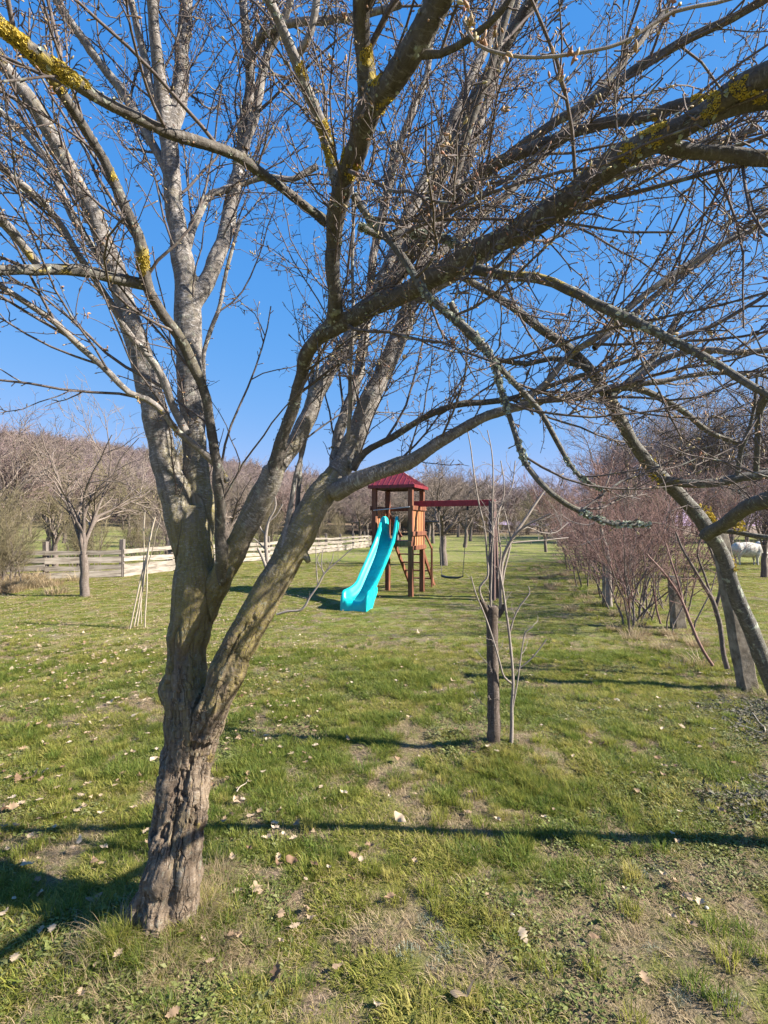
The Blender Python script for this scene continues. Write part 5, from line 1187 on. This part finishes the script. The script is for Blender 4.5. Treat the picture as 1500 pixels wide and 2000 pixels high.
# roof: four trapezoid panels with standing seams and a lip
e = 0.13; zr, za = 2.50, 2.90
cs = [tp(-e, -e, zr), tp(1 + e, -e, zr), tp(1 + e, 1 + e, zr), tp(-e, 1 + e, zr)]; ap = tp(0.5, 0.5, za)
for k in range(4):
    a, b = cs[k], cs[(k + 1) % 4]; m = MB(); n_ = (b - a).cross(ap - a).normalized()
    top = [a, b, ap + (b - a) * 0.015, ap - (b - a) * 0.015]; bot = [q - n_ * 0.015 for q in top]
    m.add(top + bot, [(0, 1, 2, 3), (7, 6, 5, 4), (0, 4, 5, 1), (1, 5, 6, 2), (2, 6, 7, 3), (3, 7, 4, 0)])
    for s_ in range(1, 9):
        t = s_ / 9; q = a.lerp(b, t); hgt = 1 - abs(t - 0.5) * 2; mid_ = (a + b) / 2; upv = (ap - mid_); m.beam(q + n_ * 0.004, q + upv * hgt * 0.98 + n_ * 0.004, 0.012, 0.012, tuple(n_))
    m.beam(a + Vector((0, 0, -0.035)), b + Vector((0, 0, -0.035)), 0.018, 0.07)
    part('roof_panel', m, M_red, 0)
# ladder at the back
for u in (0.12, 0.88):
    m = MB(); a, b = tp(u, 1.12, ZP), tp(u, 1.12, 0) + fy * 1.30; m.beam(a, b + Vector((0, 0, -0.03)), 0.045, 0.11); part('ladder_side', m, M_wood)
    m = MB(); a2, b2 = tp(u, 1.12, ZP + .1) + fy * 0.95, tp(u, 1.12, 0) + fy * 1.25
    if u > 0.5: m.beam(tp(u + 0.07, 1.12, 1.05) + fy * 0.85, tp(u + 0.07, 1.12, 0.0) + fy * 0.85, 0.05, 0.05, (0, 1, 0)); part('handrail_post', m, M_wood); m = MB(); m.beam(tp(u + 0.07, 1.05, ZP + 0.35), tp(u + 0.07, 1.12, 1.0) + fy * 0.85, 0.04, 0.06); part('handrail', m, M_wood)
for k in range(5):
    t = (k + 0.7) / 5.6; c = tp(0.5, 1.12, ZP) * (1 - t) + (tp(0.5, 1.12, 0) + fy * 1.30) * t
    m = MB(); m.beam(c - fx * 0.35, c + fx * 0.35, 0.13, 0.03); part('ladder_step', m, M_wood)
# swing beam and A-frame
b0 = tp(1, 0.45, 2.08) - fx * 0.12; b1 = b0 + fx * 1.92
m = MB(); m.beam(b0, b1, 0.10, 0.13); part('swing_beam', m, M_beam, 0.004)
for sgn in (-1, 1):
    m = MB(); t_ = b1 - fx * 0.05 + fy * (0.06 * sgn); m.beam(t_ + Vector((0, 0, 0.03)), b1 + fy * (0.30 * sgn) - Vector((0, 0, b1.z + 0.08)), 0.17, 0.12, tuple(fx)); part('swing_leg', m, M_wooddk)
# slide: an open channel swept down, ending in a rounded box
sdir_ = Vector((-0.335, -0.942, 0)).normalized(); sn = Vector((-sdir_.y, sdir_.x, 0)); s0 = tp(0.46, 0, 0) + Vector((0, 0, 0)) + sdir_ * -0.02
prof = [(-0.10, 1.27, .47, .13), (0.02, 1.27, .52, .13), (0.14, 1.25, .50, .165), (0.28, 1.19, .38, .18), (0.42, 1.10, .27, .19), (0.65, .935, .21, .2), (1.0, .685, .19, .2), (1.35, .435, .18, .195), (1.57, .29, .18, .185), (1.75, .21, .19, .20), (1.92, .175, .19, .23), (2.08, .175, .17, .24), (2.16, .16, .10, .24), (2.20, .10, .03, .235), (2.215, 0.02, 0.02, .23), (2.22, -0.03, 0.0, .23)]
V_, ring_n = [], 0
def cross_pts(L_, z, wh, hw, th=0.022, under=0.05):
    # outer lip left, down inner left, floor, up inner right, outer lip; then back underneath
    pts = [(-hw - .035, z + wh - .02), (-hw - .03, z + wh), (-hw, z + wh + .006), (-hw + .025, z + wh - .012), (-hw + .045, z + wh * .45), (-hw + .07, z + .035), (-hw + .11, z), (0, z - .012), (hw - .11, z), (hw - .07, z + .035), (hw - .045, z + wh * .45), (hw - .025, z + wh - .012), (hw, z + wh + .006), (hw + .03, z + wh), (hw + .035, z + wh - .02), (hw + .012, z + wh * .45), (hw - .03, z - under), (-hw + .03, z - under), (-hw - .012, z + wh * .45)]
    return [s0 + sdir_ * L_ + sn * (-q[0]) + Vector((0, 0, q[1])) for q in pts]
pf = np.array(prof); pp, hw_ = smooth_path(np.stack([pf[:, 0], pf[:, 1], pf[:, 2]], 1), pf[:, 3], 0.045)
m = MB(); NR = 19; rings = []
for (L_, z, wh), hw in zip(pp, hw_):
    rings.append(cross_pts(L_, z, max(0.002, wh), hw, under=0.045 if z > 0.25 or L_ < 1.5 else max(0.02, z * 0.9)))
V_ = [q for r_ in rings for q in r_]; F_ = []
for i in range(len(rings) - 1):
    for j in range(NR): F_.append((i * NR + j, i * NR + (j + 1) % NR, (i + 1) * NR + (j + 1) % NR, (i + 1) * NR + j))
F_ += [tuple(range(NR)), tuple((len(rings) - 1) * NR + j for j in reversed(range(NR)))]
m.add(V_, F_)
# skirts that close the lower box to the ground
o = link('slide', m.mesh('slide', M_slide, 0, True)); world_to_local(o, tower); o['label'] = 'turquoise plastic slide'
md = o.modifiers.new('n', 'EDGE_SPLIT'); md.split_angle = R(50)
m = MB()
for sg in (-1, 1):
    V_, F_ = [], []; q = []
    for L_, zt in ((1.45, .40), (1.6, .36), (1.75, .36), (1.92, .35), (2.08, .33), (2.16, .25), (2.2, .14)):
        hw = float(np.interp(L_, pf[:, 0], pf[:, 3])) + .012; zb = max(0.0, (1.75 - L_) * 0.9) if L_ < 1.75 else 0.0
        for off in (0, -0.02): 
            a = s0 + sdir_ * L_ + sn * (sg * (hw + off)); q.append((Vector((a.x, a.y, zt * 0.9)), Vector((a.x, a.y, zb - 0.02))))
    for i in range(0, len(q) - 2, 2):
        A0, A1, B0, B1 = q[i], q[i + 1], q[i + 2], q[i + 3]; m.add([A0[0], A0[1], B0[1], B0[0], A1[0], A1[1], B1[1], B1[0]], [(0, 1, 2, 3), (7, 6, 5, 4), (0, 3, 7, 4), (1, 5, 6, 2)])
sk_ = link('slide_base', m.mesh('slide_base', M_slide, 0, False)); world_to_local(sk_, tower)

# swing hanging from the beam
sw = empty('swing', tuple(b0 + fx * 1.0 - Vector((0, 0, 1.65))), 'black swing seat hanging on two ropes below the red beam', 'swing')
ra, rb = b0 + fx * 0.66, b0 + fx * 1.32; sa, sb = b0 + fx * 0.73, b0 + fx * 1.21; zs = 0.45
for t0_, t1_ in ((ra, sa), (rb, sb)):
    p = np.array([[t0_.x, t0_.y, t0_.z - 0.065], [(t0_.x + t1_.x) / 2 + .004, (t0_.y + t1_.y) / 2, 1.25], [t1_.x, t1_.y, zs]]); v, f, _ = tubes(p[None], np.full((1, 3), 0.008), 6)
    world_to_local(link('rope', mesh_np('rope', v, f, 4, None, True, M_rope)), sw)
    m = MB(); m.beam((t0_.x, t0_.y, t0_.z - 0.16), (t0_.x, t0_.y, t0_.z - 0.067), 0.05, 0.05, (0, 1, 0)); world_to_local(link('hook', m.mesh('hook', M_black, 0.008)), sw)
m = MB(); n = 7; V_, F_ = [], []
for i in range(n):
    t = i / (n - 1); c = sa.lerp(sb, t); z = zs + 0.035 * (2 * t - 1) ** 4 - 0.015
    for a, b in ((-0.08, 0), (0.08, 0), (0.075, -0.035), (-0.075, -0.035)): V_.append((c.x + fy.x * a, c.y + fy.y * a, z + b))
for i in range(n - 1):
    for e_ in range(4): F_.append((i * 4 + e_, i * 4 + (e_ + 1) % 4, i * 4 + 4 + (e_ + 1) % 4, i * 4 + 4 + e_))
F_ += [(3, 2, 1, 0), tuple((n - 1) * 4 + e_ for e_ in range(4))]; m.add(V_, F_); world_to_local(link('seat', m.mesh('seat', M_black, 0.006)), sw)
# worn earth under the swing and under the slide end
for i, (px, py, rx, ry) in enumerate([(893, 1178, 0.34, 0.16), (780, 1172, 0.35, 0.2)]):
    pass

# ------------------------------------------------------------------ sheep
def sheep(name, x, y, rz, s, label):
    root = empty(name, (x, y, gz(x, y)), label, 'sheep', 'sheep in the field at the right', rz); m = MB()
    def ell(c, r):
        v, f = sphere_v((0, 0, 0), 1, 16, 10); m.add([(q[0] * r[0] + c[0], q[1] * r[1] + c[1], q[2] * r[2] + c[2]) for q in v], f)
    ell((0, 0, 0.52), (0.46, 0.24, 0.27)); ell((-0.30, 0, 0.52), (0.22, 0.23, 0.26)); ell((0.30, 0, 0.50), (0.22, 0.21, 0.24))
    closed_tube(m, np.array([(0.38, 0, 0.52), (0.52, 0, 0.42), (0.62, 0, 0.27), (0.66, 0, 0.16)]), np.array([0.16, 0.12, 0.085, 0.07]), 10)
    closed_tube(m, np.array([(0.63, 0, 0.2), (0.70, 0, 0.1), (0.74, 0, 0.04)]), np.array([0.075, 0.055, 0.035]), 10)
    for sx, sy in ((-.3, -.13), (-.3, .13), (.28, -.12), (.28, .12)): closed_tube(m, np.array([(sx, sy, 0.42), (sx - .02, sy, 0.24), (sx, sy, 0.12), (sx, sy, -0.01)]), np.array([0.09, 0.045, 0.03, 0.035]), 8)
    for sy in (-1, 1): closed_tube(m, np.array([(0.60, sy * .05, 0.24), (0.59, sy * .10, 0.25), (0.58, sy * .15, 0.22)]), np.array([0.02, 0.025, 0.01]), 6)
    closed_tube(m, np.array([(-0.50, 0, 0.56), (-0.54, 0, 0.44), (-0.53, 0, 0.32)]), np.array([0.04, 0.035, 0.02]), 6)
    me = m.mesh('body', M_wool, 0, True); o = link('body', me, root)
    md = o.modifiers.new('r', 'REMESH'); md.mode = 'VOXEL'; md.voxel_size = 0.022; md.use_smooth_shade = True; md = o.modifiers.new('s', 'SMOOTH'); md.iterations = 3
    root.scale = (s, s, s); return root
sheep('sheep', 14.4, 20.3, R(-8), 1.15, 'woolly white sheep grazing with its head down in the right-hand field')
sheep('sheep', 15.75, 21.0, R(10), 1.2, 'second sheep, half cut off by the right edge of the picture')

# ------------------------------------------------------------------ fallen leaves
def leaf_mesh(seed, lobed=True):
    g = np.random.default_rng(seed); n = 11; top, bot = [], []
    for i in range(n):
        t = i / (n - 1); w = 0.30 * math.sin(math.pi * min(1, t * 0.95 + 0.03)) ** 0.7 * (0.6 + 0.6 * t) * (1 + (0.33 * (-1) ** i if lobed else 0))
        top.append((t, w * g.uniform(0.85, 1.15))); bot.append((t, -w * g.uniform(0.85, 1.15)))
    cu, cv = g.uniform(0.2, 0.7), g.uniform(-0.5, 0.8); V_, F_ = [], []
    def z(t, w): return cu * (t - 0.5) ** 2 + cv * abs(w) + 0.06 * math.sin(9 * t + 5 * w + seed)
    for (t, w), (t2, w2) in zip(top, bot): V_ += [(t - .5, w, z(t, w)), (t - .5, 0, z(t, 0)), (t2 - .5, w2, z(t2, w2))]
    for i in range(n - 1):
        a = i * 3; F_ += [(a, a + 1, a + 4, a + 3), (a + 1, a + 2, a + 5, a + 4)]
    me = bpy.data.meshes.new('leaf'); me.from_pydata(V_, [], F_); me.materials.append(M_leaf); me.polygons.foreach_set('use_smooth', [True] * len(me.polygons)); return me
LM = [leaf_mesh(i, i < 5) for i in range(8)]
gl = np.random.default_rng(77); lv = []
big = [(60, 1525, .10), (85, 1515, .09), (35, 1530, .07), (45, 1470, .06), (300, 1490, .05), (240, 1517, .07), (275, 1525, .05), (95, 1425, .06), (150, 1425, .05), (85, 1455, .05), (265, 1455, .06), (10, 1592, .07), (115, 1595, .08), (30, 1622, .05), (155, 1645, .05), (185, 1762, .07), (500, 1755, .09), (598, 1782, .06), (545, 1590, .05), (782, 1610, .08), (905, 1948, .09), (570, 1000 + 690, .06), (775, 1487, .05), (1408, 1608, .05), (545, 1700, .05), (610, 1800, .05), (1285, 1498, .05), (1340, 1760, .05), (1260, 1930, .05), (690, 1680, .05), (722, 1665, .05), (470, 1365, .06), (680, 1450, .05), (540, 1905, .07), (1500 - 90, 1380, .06), (1365, 1460, .06), (1395, 1466, .04)]
for px, py, s in big:
    d = 1.6 / ((py - HZ) / FPX); lv.append(((px - 750) / FPX * d, d, s))
while len(lv) < 285:
    y = math.sqrt(gl.uniform(1.4 ** 2, 8.5 ** 2)); x = gl.uniform(-0.8, 0.8) * y
    pr_ = 0.95 if x < -0.25 * y else 0.16
    if gl.uniform() < pr_ * (0.4 + fbm2(np.array([x]), np.array([y]), 1.3, 5, 2)[0]): lv.append((x, y, gl.uniform(0.03, 0.07)))
for x, y, s in lv:
    o = bpy.data.objects.new('fallen_leaf', LM[gl.integers(0, 8)]); COL.objects.link(o); o.location = (x, y, gz(x, y) + 0.022 + gl.uniform(0, 0.015)); o.rotation_euler = (gl.normal(0, 0.45), gl.normal(0, 0.45), gl.uniform(0, 6.28)); o.scale = (s, s, s)
    tag(o, 'dry tan fallen leaf lying on the grass', 'leaf', 'dry leaves fallen on the lawn')
n = 8000; y = np.sqrt(gl.uniform(1.8 ** 2, 15 ** 2, n)); x = gl.uniform(-0.8, 0.8, n) * y; o = gl.uniform(0, 1, n) < np.where(x < -0.12 * y, 0.9, 0.16); x, y = x[o], y[o]
scatter('small_fallen_leaves', [src(q) for q in LM[:4]], np.stack([x, y, ground_z(x, y) + 0.03], 1), gl.uniform(0, 6.28, len(x)), gl.uniform(0.025, 0.055, len(x)), gl.integers(0, 4, len(x)), 'small dry leaves littering the lawn farther back')
# dead twigs lying about
for i, (a, b) in enumerate([((462, 1555), (485, 1530)), ((1495, 1440), (1470, 1400)), ((1440, 1420), (1490, 1445)), ((1270, 1290), (1340, 1300))]):
    def gp(q): d = 1.6 / ((q[1] - HZ) / FPX); x = (q[0] - 750) / FPX * d; return np.array((x, d, gz(x, d) + 0.03))
    p = np.linspace(gp(a), gp(b), 5); p[1:-1] += gb.normal(0, 0.006, (3, 3)); v, f, _ = tubes(p[None], np.full((1, 5), 0.004), 5)
    tag(link('dead_twig', mesh_np('dead_twig', v, f, 4, None, True, M_cane)), ['short dry stick on the grass right of the trunk', 'dry stick lying in the ivy at the right edge', 'second dry stick across the ivy, lower one', 'long dry stick at the foot of the red hedge'][i], 'stick')
